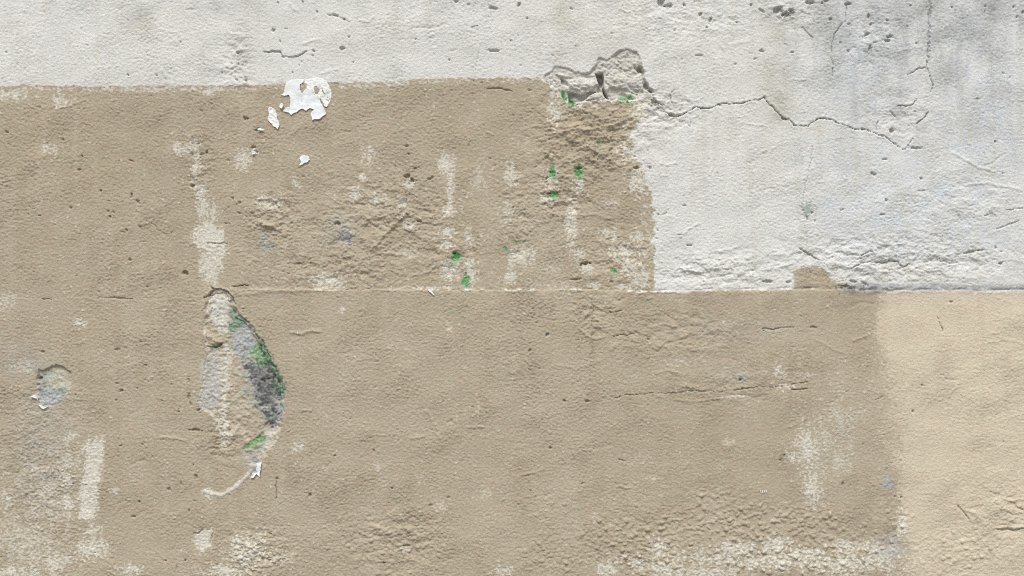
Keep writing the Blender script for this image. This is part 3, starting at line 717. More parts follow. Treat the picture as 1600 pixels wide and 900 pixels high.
# ------------------------------------------------------------------ the leaf-shaped scar
scar = part("plaster_scar", None, "leaf shaped scar with green and black paint remains")
SC = [(323, 463), (332, 453), (340, 451.5), (349, 453), (359, 459), (366, 468), (367, 481), (382, 497), (391, 504), (399, 516), (405, 525), (413, 539), (423, 557), (432, 575), (441, 596), (445, 606), (445, 642), (438, 671),
      (427, 699), (415, 713), (410, 722), (406, 746), (391, 746), (392, 728), (382, 716), (379, 706), (385, 690), (372, 668), (352, 700), (346, 704), (343, 680), (336, 655), (326, 644), (313, 640), (310, 625), (315, 596), (319, 571), (324, 548), (318, 525), (316, 504), (323, 491)]
sl, d = line_dist(SC, 12, 2.2, True)
d = d + 0.9 * G2[sl] + 0.7 * G4[sl] + 2.6 * perlin(U[sl] / 9, V[sl] / 9, 65)
x, y = U[sl], V[sl]
ins = sm(-0.6, 1.6, d)
xr_edge = np.interp(vs[sl[0]], [450, 480, 504, 525, 557, 596, 640, 671, 699, 746], [360, 367, 391, 405, 423, 441, 445, 438, 427, 406])[:, None]
near_r = sm(70, 10, xr_edge - x)
dep = ins * (1.9 + 3.2 * near_r * sm(700, 640, y) + 2.2 * sm(12, 0, d) * sm(560, 470, y))
H[sl] -= dep * (0.45 + 0.55 * sm(-0.4, 0.8, d - 4.5 - 3.5 * perlin(U[sl] / 11, V[sl] / 11, 66)))
inner = 1.0 * perlin(x / 16, y / 11, 61) + 0.8 * perlin(x / 7, y / 6, 62)
H[sl] += ins * 0.9 * inner
H[sl] += 1.2 * sm(-5, -0.5, d) * sm(0.6, -1.2, d) * sm(620, 480, y)           # raised lip of the coat
LABEL[sl] = np.where(d > 0, scar, LABEL[sl])


D_SCAR = np.full(U.shape, -9, F)
D_SCAR[sl] = d


def d_scar_in(z):
    return D_SCAR[z]


def field_poly(poly, field, amt, soft=2.0, speck=2.5, warp=1.5, name=None, parent=None, label=None, clear=None, bias=0.0, sub=0.0):
    s, dd = line_dist(poly, 10 + soft, warp, True)
    m = sm(-soft, soft, dd + speck * SPK[s] + bias) * amt
    if clear is not None:
        for f in clear:
            f[s] *= 1 - m
    field[s] = np.maximum(field[s], m)
    if sub:
        H[s] -= sub * m
    if name:
        p = part(name, parent, label)
        LABEL[s] = np.where(dd + 0.4 * speck * SPK[s] > 0, p, LABEL[s])


ring_ = ins * sm(0.8, -0.4, d - 4.5 - 3.5 * perlin(U[sl] / 11, V[sl] / 11, 66))
BARE[sl] = np.maximum(BARE[sl], ins * 0.20 * sm(-0.6, 0.5, SPK[sl]))
field_poly([(326, 460), (334, 454), (349, 455), (358, 461), (365, 469), (364, 481), (356, 484), (357, 518), (345, 522), (332, 500), (325, 490)], BARE, 0.78, 2.5, 3.5, name="bare_plaster", parent=scar, label="cream plaster tongue at the scar's top")
field_poly([(330, 470), (358, 470), (356, 518), (345, 520), (334, 500)], BLUE, 0.35, 4, 6)
field_poly([(318, 500), (330, 492), (345, 520), (350, 535), (342, 542), (325, 545), (319, 525)], OCHRE, 0.3, 4, 6)
field_poly([(322, 552), (345, 545), (362, 560), (352, 600), (346, 640), (330, 644), (313, 638), (312, 622), (317, 590)], BARE, 0.5, 4, 7)
field_poly([(322, 562), (330, 565), (326, 590), (330, 602), (345, 598), (345, 604), (322, 612), (326, 640), (314, 636), (317, 590)], BLUE, 0.55, 2, 3)
field_poly([(352, 540), (366, 545), (356, 600), (352, 640), (358, 680), (350, 700), (344, 680), (346, 600)], BARE, 0.7, 3, 6)
field_poly([(366, 520), (380, 508), (390, 506), (402, 527), (404, 552), (390, 560), (372, 556), (360, 540), (362, 525)], BLUE, 0.95, 3, 3, name="bare_plaster", parent=scar, label="grey plaster in the middle of the scar")
field_poly([(357, 483), (366, 481), (384, 499), (390, 505), (380, 508), (364, 521), (358, 519)], TEAL, 0.85, 1.5, 2.5, 0.8, name="green_paint", parent=scar, label="dull teal green patch inside the scar", clear=(BARE, OCHRE))
field_poly([(404, 530), (412, 541), (424, 560), (420, 572), (402, 572), (398, 560), (380, 556), (378, 550), (392, 551)], GREEN, 0.75, 3, 5, name="green_paint", parent=scar, label="patchy dark green paint beside the scar's right edge")
field_poly([(400, 518), (412, 536), (434, 576), (446, 604), (445, 640), (436, 640), (434, 606), (420, 574), (402, 536)], TEAL, 0.7, 3, 6)
field_poly([(398, 516), (412, 536), (434, 576), (446, 604), (440, 612), (424, 574), (406, 540)], GRIME_SHADE, 0.4, 3, 6)
field_poly([(424, 562), (433, 578), (442, 598), (444, 615), (430, 612), (436, 596), (426, 576)], GREEN, 0.7, 2, 4)
field_poly([(382, 566), (396, 564), (424, 564), (434, 580), (443, 604), (443, 640), (434, 664), (416, 664), (411, 645), (398, 630), (394, 608), (384, 590)], BLUE, 0.9, 4, 6, name="dark_residue", parent=scar, label="blackened residue down the right side of the scar", clear=(BARE,), bias=0.8)
field_poly([(374, 560), (400, 556), (410, 600), (404, 640), (390, 628), (384, 600)], BLUE, 0.5, 8, 12)
field_poly([(384, 572), (400, 570), (420, 566), (432, 586), (440, 606), (436, 618), (418, 614), (398, 602)], GRIME_SHADE, 0.62, 5, 7, bias=1.5)
field_poly([(406, 592), (420, 586), (430, 588), (428, 594), (410, 597)], GRIME_SHADE, 0.9, 2, 2, sub=2.5)
field_poly([(398, 612), (420, 604), (432, 618), (434, 634), (424, 642), (406, 634), (400, 622)], GRIME_SHADE, 0.62, 6, 9, bias=1.2)
field_poly([(414, 644), (430, 640), (434, 654), (424, 665), (412, 660)], GRIME_SHADE, 0.68, 4, 7, bias=0.8)
field_poly([(424, 596), (440, 604), (442, 618), (426, 614)], GREEN, 0.6, 3, 4)
field_poly([(395, 625), (410, 625), (408, 631), (396, 630)], TEAL, 0.6, 2, 3)
field_poly([(413, 668), (436, 664), (438, 676), (428, 698), (414, 708), (398, 706), (412, 690)], BARE, 0.55, 3, 3, bias=0.5)
field_poly([(378, 702), (392, 690), (407, 680), (414, 683), (411, 688), (396, 697), (384, 704)], GREEN, 1.0, 1.0, 1.4, 0.6, name="green_paint", parent=scar, label="bright green streak near the foot of the scar", bias=0.3, sub=1.2)
field_poly([(384, 706), (396, 700), (412, 690), (414, 697), (404, 706), (392, 709)], TEAL, 0.42, 2, 2, clear=(GREEN,))
field_poly([(383, 712), (400, 708), (402, 724), (394, 726), (386, 720)], BLUE, 0.7, 2, 3)
field_poly([(388, 728), (401, 722), (402, 738), (392, 744)], BLUE, 0.75, 2, 3)
field_poly([(325, 543), (345, 538), (348, 542), (334, 549), (328, 550)], TEAL, 0.55, 1.5, 2)
ring_ = ring_ * (0.35 + 0.65 * sm(400, 340, x))
BARE[sl] = np.maximum(BARE[sl] * (1 - ring_), ring_ * 0.55)
for f_ in (GREEN, GRIME_SHADE, BLUE, TEAL):
    f_[sl] *= 1 - 0.75 * ring_
zx = (slice(*np.searchsorted(vs, [455, 760])), slice(*np.searchsorted(us, [305, 452])))
zi = (LABEL[zx] >= scar) & (d_scar_in(zx) > 0)
GRIME_SHADE[zx] = np.where(zi, GRIME_SHADE[zx] * (0.62 + 0.6 * sm(-0.7, 0.8, SPK[zx])), GRIME_SHADE[zx])
BARE[zx] = np.where(zi, np.maximum(BARE[zx], 0.8 * sm(0.75, 1.25, 0.9 * SPK[zx] - 0.25 * G1[zx])), BARE[zx])
GREEN[zx] = np.where(zi, GREEN[zx] * (0.5 + 0.6 * sm(-0.5, 0.6, G4[zx] + 0.5 * G1[zx])), GREEN[zx])
dark_ = zi & (U[zx] > 378) & (V[zx] > 545) & (V[zx] < 668)
TEAL[zx] = np.where(dark_, np.maximum(TEAL[zx], 0.75 * sm(0.25, 0.8, perlin(U[zx] / 18, V[zx] / 8, 64) + 0.4 * G4[zx])), TEAL[zx])
GRIME_SHADE[zx] = np.where(dark_, GRIME_SHADE[zx] * (1 - 0.6 * sm(0.25, 0.8, perlin(U[zx] / 18, V[zx] / 8, 64) + 0.4 * G4[zx])), GRIME_SHADE[zx])
BLUE[zx] = np.where(zi, BLUE[zx] * (0.6 + 0.5 * sm(-0.6, 0.5, SPK[zx])), BLUE[zx])
H[zx] += np.where(zi, 0.8 * G4[zx] + 0.7 * perlin(U[zx] / 9, V[zx] / 7, 63), 0)
for pts in ([(318, 520), (330, 528), (342, 532), (349, 536)],):
    ridge(pts, 5, 2.6)
crack([(331, 448), (333, 453), (326, 461), (318, 466)], 1.3, 3.6, 0.4, 1.0, parent=scar)
crack([(333, 452), (345, 451), (357, 457), (365, 466), (368, 476)], 1.2, 3.4, 0.35, 0.8, parent=scar)
field_poly([(321, 552), (340, 550), (346, 600), (340, 640), (314, 638), (312, 620)], BLUE, 0.42, 4, 7)
crack([(324, 541), (336, 543), (348, 537)], 1.5, 3.6, 0.35, parent=scar)
crack([(382, 498), (392, 505)], 1.2, 3, 0.35, parent=scar)
crack([(398, 517), (408, 528), (420, 553)], 0.9, 2.4, 0.3, 2.5, parent=scar)
# the pale curved scar rim that runs on below
ARC = [(398, 728), (385, 746), (374, 756), (360, 769), (345, 775), (330, 773), (320, 768)]
sl, dd, t = line_dist(ARC, 14, 2.0)
m = sm(6.0, 2.0, dd + 2.2 * SPK[sl]) * sm(0, 0.15, t) * 0.6
BARE[sl] = np.maximum(BARE[sl], m)
H[sl] += 1.6 * np.exp(-(dd / 3.0) ** 2)
LABEL[sl] = np.where((dd < 4.5) & (LABEL[sl] == c_lower), part("plaster_rim", c_lower, "pale curved plaster rim below the scar"), LABEL[sl])
wear(325, 772, 9, 7, .85)

# ------------------------------------------------------------------ round scar on the left
rs = part("plaster_scar", None, "small round scar with flaking grey paint")
RS = [(59, 579), (72, 575), (87, 570), (97, 572), (108, 580), (112, 589), (110, 603), (103, 618), (92, 627), (82, 635), (70, 638), (62, 632), (59, 623), (50, 620), (57, 610), (57, 594)]
sl, d = line_dist(RS, 10, 1.8, True)
d = d + 0.8 * G2[sl] + 1.6 * perlin(U[sl] / 7, V[sl] / 7, 67)
x, y = U[sl], V[sl]
ins = sm(-0.6, 1.4, d)
H[sl] -= ins * (3.2 * sm(622, 578, y) + 0.2) - ins * 0.9 * (perlin(x / 12, y / 9, 71) + perlin(x / 6, y / 5, 72))
LABEL[sl] = np.where(d > 0, rs, LABEL[sl])
BARE[sl] = np.maximum(BARE[sl], ins * 0.42 * sm(-0.5, 0.4, SPK[sl] + 0.5 * sm(108, 70, x)) * sm(574, 590, y + 0.15 * (110 - x)))
field_poly([(58, 606), (76, 604), (96, 612), (98, 622), (82, 634), (70, 637), (60, 628)], BLUE, 0.8, 3, 4)
field_poly([(58, 614), (66, 612), (78, 624), (84, 632), (70, 637), (62, 630)], BARE, 0.6, 3, 4)
field_poly([(94, 606), (102, 604), (102, 616), (94, 618)], TEAL, 0.7, 3, 3)
field_poly([(62, 585), (80, 580), (84, 590), (66, 600), (60, 596)], BLUE, 0.45, 4, 4)
field_poly([(58, 580), (88, 574), (104, 584), (106, 604), (92, 622), (62, 622)], TEAL, 0.18, 6, 12)
field_poly([(58, 584), (72, 580), (74, 600), (62, 612)], GRIME_SHADE, 0.28, 5, 6)
pit(61, 592, 3.0, 3.0, 0, 6)
pit(60, 602, 3.2, 2.0, 0, 3)
ridge([(49, 620), (57, 620), (60, 625)], 1.6, 2.2)
ridge([(62, 634), (70, 638), (75, 636)], 1.6, 2.0)

# small chipped triangle low on the left, with a grey floor
field_poly([(304, 834), (318, 826), (333, 825), (330, 846), (322, 862), (306, 858)], BARE, 0.6, 2, 5, sub=2.0, name="chip", parent=c_lower, label="small chipped hollow with a pale floor")
crack([(303, 834), (311, 833), (317, 828)], 1.6, 2.5, 0.2, parent=c_lower)
crack([(333, 825), (331, 838), (327, 850)], 0.9, 2.2, 0.2, parent=c_lower)

# keep values sane, pull the outer border back on to the wall's core
for f in (TAUPE, SAND, BARE, GREEN, GRIME_SHADE, BLUE, OCHRE, TEAL, MORT):
    np.clip(f, 0, 1, out=f)
for k in sorted(range(len(PARTS)), key=lambda q: PARTS[q][1] is None):            # every part one connected piece: stray crumbs go back to the coat
    nm, par, _l = PARTS[k]
    if par is None and nm != "plaster_scar" and nm != "broken_plaster":
        continue
    jj, ii = np.nonzero(LABEL == k)
    if not len(jj):
        continue
    z = (slice(jj.min(), jj.max() + 1), slice(ii.min(), ii.max() + 1))
    mk = LABEL[z] == k
    ids = np.where(mk, np.arange(mk.size).reshape(mk.shape) + 1, 0)
    while True:
        p_ = np.pad(ids, 1)
        nx_ = np.where(mk, np.maximum.reduce([p_[1:-1, 1:-1], p_[:-2, 1:-1], p_[2:, 1:-1], p_[1:-1, :-2], p_[1:-1, 2:]]), 0)
        if (nx_ == ids).all():
            break
        ids = nx_
    u_, n_ = np.unique(ids[mk], return_counts=True)
    back = par if par is not None else (c_cream if nm == "broken_plaster" else c_lower)
    for uu, nn in zip(u_, n_):
        if nn < 8:
            LABEL[z] = np.where(mk & (ids == uu), back, LABEL[z])
        elif uu != u_[np.argmax(n_)]:
            LABEL[z] = np.where(mk & (ids == uu), part("mortar_lump", k) if nm == "broken_plaster" else back, LABEL[z])
SHEET = H.copy()
H[0, :] = H[-1, :] = -44
H[:, 0] = H[:, -1] = -44


# ------------------------------------------------------------------ materials
def nodes_of(name):
    m = bpy.data.materials.new(name)
    m.use_nodes = True
    nt = m.node_tree
    return m, nt, nt.nodes["Principled BSDF"]


def noise(nt, scale, detail=3.0, rough=0.55, stretch=None):
    tc = nt.nodes.new("ShaderNodeTexCoord")
    mp = nt.nodes.new("ShaderNodeMapping")
    if stretch:
        mp.inputs["Scale"].default_value = stretch
    n = nt.nodes.new("ShaderNodeTexNoise")
    n.inputs["Scale"].default_value = scale
    n.inputs["Detail"].default_value = detail
    n.inputs["Roughness"].default_value = rough
    nt.links.new(tc.outputs["Object"], mp.inputs["Vector"])
    nt.links.new(mp.outputs[0], n.inputs["Vector"])
    return n.outputs["Fac"]


def ramp(nt, src, lo, hi, a, b):
    r = nt.nodes.new("ShaderNodeValToRGB")
    r.color_ramp.elements[0].position = lo
    r.color_ramp.elements[1].position = hi
    r.color_ramp.elements[0].color = (*a, 1)
    r.color_ramp.elements[1].color = (*b, 1)
    nt.links.new(src, r.inputs[0])
    return r.outputs[0]


def mixc(nt, fac, a, b, mode='MIX'):
    m = nt.nodes.new("ShaderNodeMix")
    m.data_type = 'RGBA'
    m.blend_type = mode
    for sock, val in ((m.inputs[0], fac), (m.inputs[6], a), (m.inputs[7], b)):
        if hasattr(val, "is_output"):
            nt.links.new(val, sock)
        elif isinstance(val, (int, float)):
            sock.default_value = val
        else:
            sock.default_value = (*val, 1)
    return m.outputs[2]


def lin(r, g, b):
    f = lambda c: (c / 255 / 12.92) if c / 255 <= 0.04045 else ((c / 255 + 0.055) / 1.055) ** 2.4
    return (f(r), f(g), f(b))


def attr(nt, name):
    a = nt.nodes.new("ShaderNodeAttribute")
    a.attribute_name = name
    s = nt.nodes.new("ShaderNodeSeparateColor")
    nt.links.new(a.outputs["Color"], s.inputs[0])
    return s.outputs[0], s.outputs[1], s.outputs[2], a.outputs["Alpha"]


wall_mat, nt, bsdf = nodes_of("weathered_paint")
a_taupe, a_sand, a_bare, a_green = attr(nt, "coat")
a_grime_shade, a_blue, a_ochre, a_teal = attr(nt, "stain")
a_mort, a_brown, a_pale, _ = attr(nt, "core")
big = noise(nt, 2.6, 4)
mid = noise(nt, 14, 4)
fine = noise(nt, 260, 3, 0.6)
speck = noise(nt, 700, 2, 0.5)
c = ramp(nt, mid, 0.30, 0.72, lin(211, 210, 205), lin(222, 221, 217))
c = mixc(nt, a_pale, c, ramp(nt, mid, 0.3, 0.7, lin(203, 210, 213), lin(215, 220, 224)))
c = mixc(nt, a_brown, c, ramp(nt, mid, 0.3, 0.7, lin(200, 199, 188), lin(210, 209, 200)))
c = mixc(nt, ramp(nt, noise(nt, 30, 3), 0.42, 0.75, (0, 0, 0), (0.5, 0.5, 0.5)), c, lin(201, 203, 198))
t = ramp(nt, mid, 0.28, 0.72, lin(170, 158, 136), lin(182, 171, 150))
t = mixc(nt, ramp(nt, big, 0.35, 0.68, (0, 0, 0), (0.8, 0.8, 0.8)), t, lin(180, 170, 149))
sd = ramp(nt, mid, 0.28, 0.72, lin(200, 189, 166), lin(208, 198, 176))
t = mixc(nt, a_brown, t, ramp(nt, mid, 0.3, 0.7, lin(158, 144, 122), lin(170, 157, 136)))
t = mixc(nt, a_pale, t, ramp(nt, mid, 0.3, 0.7, lin(183, 176, 157), lin(193, 187, 169)))
chroma = noise(nt, 38, 3)
t = mixc(nt, 0.5, t, ramp(nt, chroma, 0.3, 0.7, lin(175, 159, 139), lin(171, 164, 142)))
c = mixc(nt, a_taupe, c, t)
sd = mixc(nt, a_brown, sd, lin(192, 179, 157))
sd = mixc(nt, 0.4, sd, ramp(nt, chroma, 0.3, 0.7, lin(208, 190, 171), lin(199, 193, 172)))
c = mixc(nt, a_sand, c, sd)
c = mixc(nt, a_mort, c, ramp(nt, mid, 0.3, 0.7, lin(192, 190, 183), lin(211, 209, 202)))
c = mixc(nt, a_bare, c, ramp(nt, fine, 0.35, 0.7, lin(204, 201, 187), lin(226, 224, 215)))
c = mixc(nt, a_ochre, c, mixc(nt, 0.5, c, lin(172, 160, 118)))
c = mixc(nt, a_blue, c, ramp(nt, fine, 0.3, 0.7, lin(152, 155, 158), lin(182, 187, 190)))
c = mixc(nt, a_teal, c, ramp(nt, fine, 0.3, 0.7, lin(100, 130, 114), lin(140, 168, 150)))
c = mixc(nt, a_green, c, ramp(nt, fine, 0.3, 0.7, lin(54, 122, 66), lin(124, 184, 126)))
c = mixc(nt, a_grime_shade, c, lin(44, 42, 38))
tone = ramp(nt, fine, 0.25, 0.75, (0.90, 0.90, 0.90), (1.05, 1.05, 1.05))
c = mixc(nt, 1.0, c, tone, 'MULTIPLY')
nt.links.new(c, bsdf.inputs["Base Color"])
bsdf.inputs["Roughness"].default_value = 0.92
bsdf.inputs["Specular IOR Level"].default_value = 0.2
bump = nt.nodes.new("ShaderNodeBump")
bump.inputs["Strength"].default_value = 0.55
bump.inputs["Distance"].default_value = 0.0012
mb = nt.nodes.new("ShaderNodeMath")
mb.operation = 'ADD'
nt.links.new(noise(nt, 300, 3, 0.6, (0.7, 1, 1.1)), mb.inputs[0])
nt.links.new(speck, mb.inputs[1])
nt.links.new(mb.outputs[0], bump.inputs["Height"])
nt.links.new(bump.outputs[0], bsdf.inputs["Normal"])


def plain(name, a, b, scale, rough=0.8, bumps=0.0):
    m, nt, bs = nodes_of(name)
    nt.links.new(ramp(nt, noise(nt, scale, 4), 0.3, 0.7, a, b), bs.inputs["Base Color"])
    bs.inputs["Roughness"].default_value = rough
    bs.inputs["Specular IOR Level"].default_value = 0.25
    if bumps:
        bp = nt.nodes.new("ShaderNodeBump")
        bp.inputs["Strength"].default_value = 0.5
        bp.inputs["Distance"].default_value = bumps
        nt.links.new(noise(nt, scale * 3, 4), bp.inputs["Height"])
        nt.links.new(bp.outputs[0], bs.inputs["Normal"])
    return m


M_core = plain("masonry_core", (0.26, 0.24, 0.21), (0.36, 0.33, 0.29), 12)
M_ground = plain("paving_concrete", (0.20, 0.195, 0.185), (0.30, 0.29, 0.275), 9, 0.9, 0.004)
M_white = plain("white_flake_paint", lin(218, 221, 222), lin(234, 238, 240), 90, 0.6, 0.0003)
M_crust = plain("cream_flake_crust", lin(219, 221, 219), lin(233, 235, 234), 120, 0.8, 0.0012)


# ------------------------------------------------------------------ the wall: one thing, its coats and marks as parts
def to_world(u, v, h):
    return np.stack([(u - 800) * S, -h * S, 1.5 - (v - 450) * S], axis=-1)


root = bpy.data.objects.new("plastered_wall", None)
col.objects.link(root)
root.location = (0, 0, 0)
root["label"] = "weathered plaster wall painted cream above and taupe below, cracked and peeling"
root["category"] = "wall"
root["kind"] = "thing"


def grid_mesh(name, verts, quads, cols):
    me = bpy.data.meshes.new(name)
    me.vertices.add(len(verts))
    me.vertices.foreach_set("co", verts.astype(F).ravel())
    n = len(quads)
    me.loops.add(n * 4)
    me.loops.foreach_set("vertex_index", quads.astype(np.int32).ravel())
    me.polygons.add(n)
    me.polygons.foreach_set("loop_start", np.arange(0, n * 4, 4, dtype=np.int32))
    me.polygons.foreach_set("use_smooth", np.ones(n, bool))
    me.update(calc_edges=True)
    for nm, arr in cols:
        at = me.attributes.new(nm, 'FLOAT_COLOR', 'POINT')
        at.data.foreach_set("color", arr.astype(F).ravel())
    return me


PTS = to_world(U, V, H).reshape(-1, 3)
COAT = np.stack([TAUPE, SAND, BARE, GREEN], -1).reshape(-1, 4)
STAIN = np.stack([GRIME_SHADE, BLUE, OCHRE, TEAL], -1).reshape(-1, 4)  # first channel: grime together with the painted cavity shade
CORE = np.stack([MORT, BROWN, PALE, MORT * 0 + 1], -1).reshape(-1, 4)
IDX = np.arange(NY * NX).reshape(NY, NX)
Q = np.stack([IDX[:-1, :-1], IDX[1:, :-1], IDX[1:, 1:], IDX[:-1, 1:]], -1).reshape(-1, 4)
FL = LABEL[:-1, :-1].ravel()
order = np.argsort(FL, kind='stable')
bounds = np.searchsorted(FL[order], np.arange(len(PARTS) + 1))
objs = {}
for k, (nm, par, lab) in enumerate(PARTS):
    f = order[bounds[k]:bounds[k + 1]]
    if len(f) < 1:
        continue
    q = Q[f]
    vid, inv = np.unique(q, return_inverse=True)
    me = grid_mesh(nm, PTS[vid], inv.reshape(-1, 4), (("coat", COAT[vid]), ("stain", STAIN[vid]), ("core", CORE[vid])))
    me.materials.append(wall_mat)
    o = bpy.data.objects.new(nm, me)
    col.objects.link(o)
    o.parent = objs.get(par, root) if par is not None else root
    if lab:
        o["label"] = lab
    objs[k] = o


def box_mesh(name, x0, x1, y0, y1, z0, z1, mat, parent=None):
    v = [(x, y, z) for x in (x0, x1) for y in (y0, y1) for z in (z0, z1)]
    f = [(0, 1, 3, 2), (4, 6, 7, 5), (0, 4, 5, 1), (2, 3, 7, 6), (0, 2, 6, 4), (1, 5, 7, 3)]
    me = bpy.data.meshes.new(name)
    me.from_pydata(v, [], f)
    me.materials.append(mat)
    o = bpy.data.objects.new(name, me)
    col.objects.link(o)
    if parent:
        o.parent = parent
    return o


X0, X1 = (us[0] - 800) * S, (us[-1] - 800) * S
box_mesh("wall_core", X0 - 0.001, X1 + 0.001, 0.054, 0.36, 0.0, 3.0, M_core, root)


# ------------------------------------------------------------------ loose flakes of white paint standing off the wall
def sheet_h(u, v):
    i = np.clip(np.searchsorted(us, u), 3, NX - 4)
    j = np.clip(np.searchsorted(vs, v), 3, NY - 4)
    acc = -1e9
    for dj in (-2, -1, 0, 1, 2):
        for di in (-2, -1, 0, 1, 2):
            acc = np.maximum(acc, SHEET[j + dj, i + di])
    return acc


def poly_sd(poly, x, y):
    p = np.array(poly, float)
    best = np.full(x.shape, 1e9)
    side = np.zeros(x.shape, bool)
    n = len(p)
    for k in range(n):
        ax, ay = p[k]
        bx, by = p[(k + 1) % n]
        dx, dy = bx - ax, by - ay
        t = np.clip(((x - ax) * dx + (y - ay) * dy) / (dx * dx + dy * dy + 1e-9), 0, 1)
        best = np.minimum(best, np.hypot(x - ax - t * dx, y - ay - t * dy))
        cond = (ay > y) != (by > y)
        side ^= cond & (x < ax + (y - ay) * dx / (dy if abs(dy) > 1e-6 else 1e-6))
    return np.where(side, best, -best)


def flake(name, poly, mat, label=None, cat=None, group=None, off=0.7, curl=1.8, step=0.8, holes=(), crease=None, grainy=0.0, parent=None):
    p = np.array(poly, float)
    gx = np.arange(p[:, 0].min() - 1, p[:, 0].max() + 1.01, step)
    gy = np.arange(p[:, 1].min() - 1, p[:, 1].max() + 1.01, step)
    X, Y = np.meshgrid(gx, gy)
    wx = perlin(X.astype(F) / 6, Y.astype(F) / 6, 81) * 0.8
    wy = perlin(X.astype(F) / 6, Y.astype(F) / 6, 82) * 0.8
    d = poly_sd(poly, X + wx, Y + wy)
    for hpoly in holes:
        d = np.minimum(d, -poly_sd(hpoly, X + wx, Y + wy))
    ny, nx = X.shape
    low = (Y - Y.min()) / (np.ptp(Y) + 1e-6)
    h = sheet_h(X, Y) + off + curl * np.exp(-np.clip(d, 0, None) / 2.2) * (0.25 + 0.75 * low) + 0.35 * perlin(X.astype(F) / 12, Y.astype(F) / 12, 83)
    hs = h.copy()
    for _ in range(3):                                   # a sheet bridges the plaster's grain
        hp = np.pad(hs, 1, mode='edge')
        hs = (hp[:-2, 1:-1] + hp[2:, 1:-1] + hp[1:-1, :-2] + hp[1:-1, 2:] + hp[1:-1, 1:-1] * 2) / 6
    h = hs + grainy * (perlin(X.astype(F) / 5, Y.astype(F) / 4, 84) + 0.7 * perlin(X.astype(F) / 2.6, Y.astype(F) / 2.4, 85))
    if crease:
        cx0, cy0, cx1, cy1 = crease
        t = np.clip(((X - cx0) * (cx1 - cx0) + (Y - cy0) * (cy1 - cy0)) / ((cx1 - cx0) ** 2 + (cy1 - cy0) ** 2), 0, 1)
        dc = np.hypot(X - cx0 - t * (cx1 - cx0), Y - cy0 - t * (cy1 - cy0))
        h = h - 0.7 * np.exp(-(dc / 0.6) ** 2)
    keep = (d[:-1, :-1] > 0) & (d[1:, :-1] > 0) & (d[1:, 1:] > 0) & (d[:-1, 1:] > 0)
    idx = np.arange(ny * nx).reshape(ny, nx)
    quads = np.stack([idx[:-1, :-1], idx[1:, :-1], idx[1:, 1:], idx[:-1, 1:]], -1)[keep]
    vid, inv = np.unique(quads, return_inverse=True)
    q = inv.reshape(-1, 4)
    top = to_world(X, Y, h).reshape(-1, 3)[vid]
    th = 0.55
    back = to_world(X, Y, h - th).reshape(-1, 3)[vid]
    n = len(vid)
    e = np.concatenate([q[:, [0, 1]], q[:, [1, 2]], q[:, [2, 3]], q[:, [3, 0]]])
    key = np.sort(e, 1)
    _, first, cnt = np.unique(key, axis=0, return_index=True, return_counts=True)
    be = e[first[cnt == 1]]
    rim_q = np.stack([be[:, 1], be[:, 0], be[:, 0] + n, be[:, 1] + n], -1)
    allq = np.concatenate([q, q[:, ::-1] + n, rim_q])
    me = grid_mesh(name, np.concatenate([top, back]), allq, ())
    me.materials.append(mat)
    o = bpy.data.objects.new(name, me)
    col.objects.link(o)
    if parent:
        o.parent = parent
    if label:
        o["label"] = label
    if cat:
        o["category"] = cat
    if group:
        o["group"] = group
    return o


FG = "loose flakes on the wall"
flake_root = bpy.data.objects.new("paint_flake", None)
col.objects.link(flake_root)
flake_root.location = (-0.4, 0, 1.84)
flake_root["label"] = "large ragged bluish white flake with cream crust where cream meets taupe paint"
flake_root["category"] = "paint flake"
flake_root["group"] = FG
bpy.context.view_layer.update()
MAINF = [(446.7, 128), (456, 124), (467, 123.3), (476.7, 123.3), (474.7, 128.7), (470, 133), (469, 140), (472.7, 146), (476, 141), (480, 137), (485, 139), (488, 136), (490.7, 148), (494, 150), (498.7, 149), (501, 158.7), (506.7, 168), (510.7, 178.7),
         (501, 186.7), (488, 188), (485, 177), (490.7, 172), (485, 170), (478.7, 174.7), (472.7, 170), (464, 176), (454.7, 180), (450.7, 176), (441, 175), (446, 168.7), (452.7, 166.7), (453.5, 158), (453, 153), (450.7, 149), (444, 151), (438, 148.7), (443, 145), (445, 136)]
CRUST = [(476.7, 124.5), (485, 122), (493, 120.7), (502, 122), (510.7, 126.7), (514, 132), (517, 138.7), (518.3, 147), (518, 154.7), (514, 164), (510.7, 169), (507, 166), (502, 157), (497, 152), (493, 152), (490, 149), (488, 141), (484, 141), (480, 139), (475, 133)]
HOLES = [[(476, 131), (479.5, 132), (480, 135.5), (477.5, 137)], [(491, 137), (495, 135.5), (499, 140), (497, 147), (493, 147)], [(504, 142), (505.5, 142.5), (507, 147.5), (505.5, 147)]]
p1 = flake("paint_sheet", MAINF, M_white, off=0.35, curl=1.2, grainy=0.12, crease=(471, 151, 472.6, 169), parent=flake_root)
p2 = flake("cream_crust", CRUST, M_crust, off=-0.2, curl=0.5, holes=HOLES, grainy=0.4, parent=flake_root)
for o in (p1, p2):
    o.matrix_parent_inverse = flake_root.matrix_world.inverted()
flake("paint_flake", [(436, 167), (438.7, 160), (442, 162), (444, 165.5), (441, 171), (438, 169)], M_crust, "tiny curled flake left of the large white flake", "paint flake", FG, 1.2, 2.6)
flake("paint_flake", [(418.7, 169), (425, 166.7), (432, 173), (433, 180), (435, 188), (438, 194.7), (435, 204), (428.7, 198.7), (422, 192), (418, 186.7), (420, 178)], M_crust,
      "narrow cream flake slanting below the large white flake", "paint flake", FG, 0.5, 1.4, grainy=0.5)
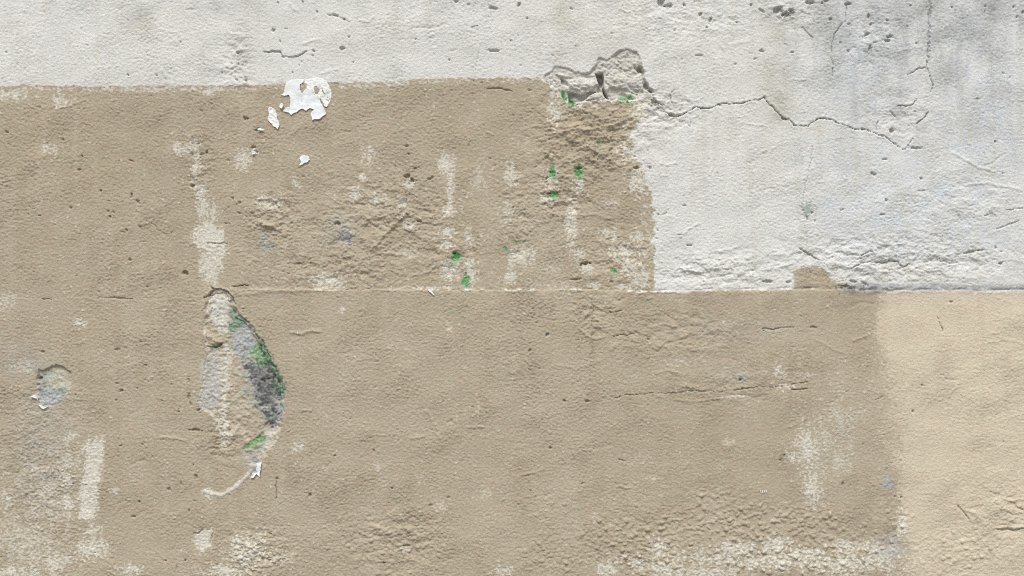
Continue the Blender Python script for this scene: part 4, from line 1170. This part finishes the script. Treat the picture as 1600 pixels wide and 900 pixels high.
flake("paint_flake", [(467.5, 247.5), (471, 243.5), (476, 242), (483, 244), (485, 250), (481, 254), (474, 256.5), (470, 260), (467, 258), (470, 254)], M_white,
      "small isolated white flake on the taupe paint under the large one", "paint flake", FG, 0.7, 1.2)
flake("paint_flake", [(668, 453), (671, 450.5), (675, 453), (680, 461), (677, 462), (672, 457)], M_white, "tiny white sliver on the ledge line", "paint flake", FG, 0.8, 1.2, 0.6)
flake("paint_flake", [(402, 202), (408, 200), (415, 203), (412, 205), (405, 204.5)], M_crust, "small curled chip at the left of the narrow cream flake", "paint flake", FG, 1.2, 2.4, 0.6)
flake("paint_flake", [(393, 237), (397, 235), (402, 238), (399, 241), (395, 242.5)], M_crust, "small pale chip in a worn patch left of the white flakes", "paint flake", FG, 1.2, 2.0, 0.6)
flake("paint_flake", [(391, 746), (395, 738), (400, 735), (401, 724), (410, 721), (408, 730), (406, 746), (401, 741), (396, 747)], M_crust, "torn pale flake hanging at the foot of the leaf shaped scar", "paint flake", FG, 0.5, 1.8, 0.6, grainy=0.3)
flake("paint_flake", [(47.5, 619.5), (55, 617), (60, 621), (61, 627), (57, 624), (52, 621.5)], M_crust, "curled pale lip at the left of the small round scar", "paint flake", FG, 0.2, 0.9, 0.6)
flake("paint_flake", [(60.5, 633), (66, 633), (71, 635.5), (78, 633), (73, 637), (69.5, 639.5), (65, 637)], M_crust, "curled pale lip at the foot of the small round scar", "paint flake", FG, 0.2, 0.9, 0.6)
for k, x in enumerate((1188.5, 1191.5, 1194.8, 1198)):
    flake("paint_flake", [(x - 0.9, 765.5), (x + 0.9, 765.8), (x + 1.1, 770.5), (x - 0.6, 770)], M_white, ("leftmost", "second from left", "third from left", "rightmost")[k] + " of four tiny white ticks in the lower taupe paint", "paint flake", "row of white ticks", 0.5, 0.4, 0.5)

# ------------------------------------------------------------------ the pavement at the wall's foot
g = box_mesh("pavement", -60, 60, -60, 0.0, -0.2, 0.0, M_ground)
g["kind"] = "structure"
g["label"] = "grey concrete pavement at the foot of the wall"
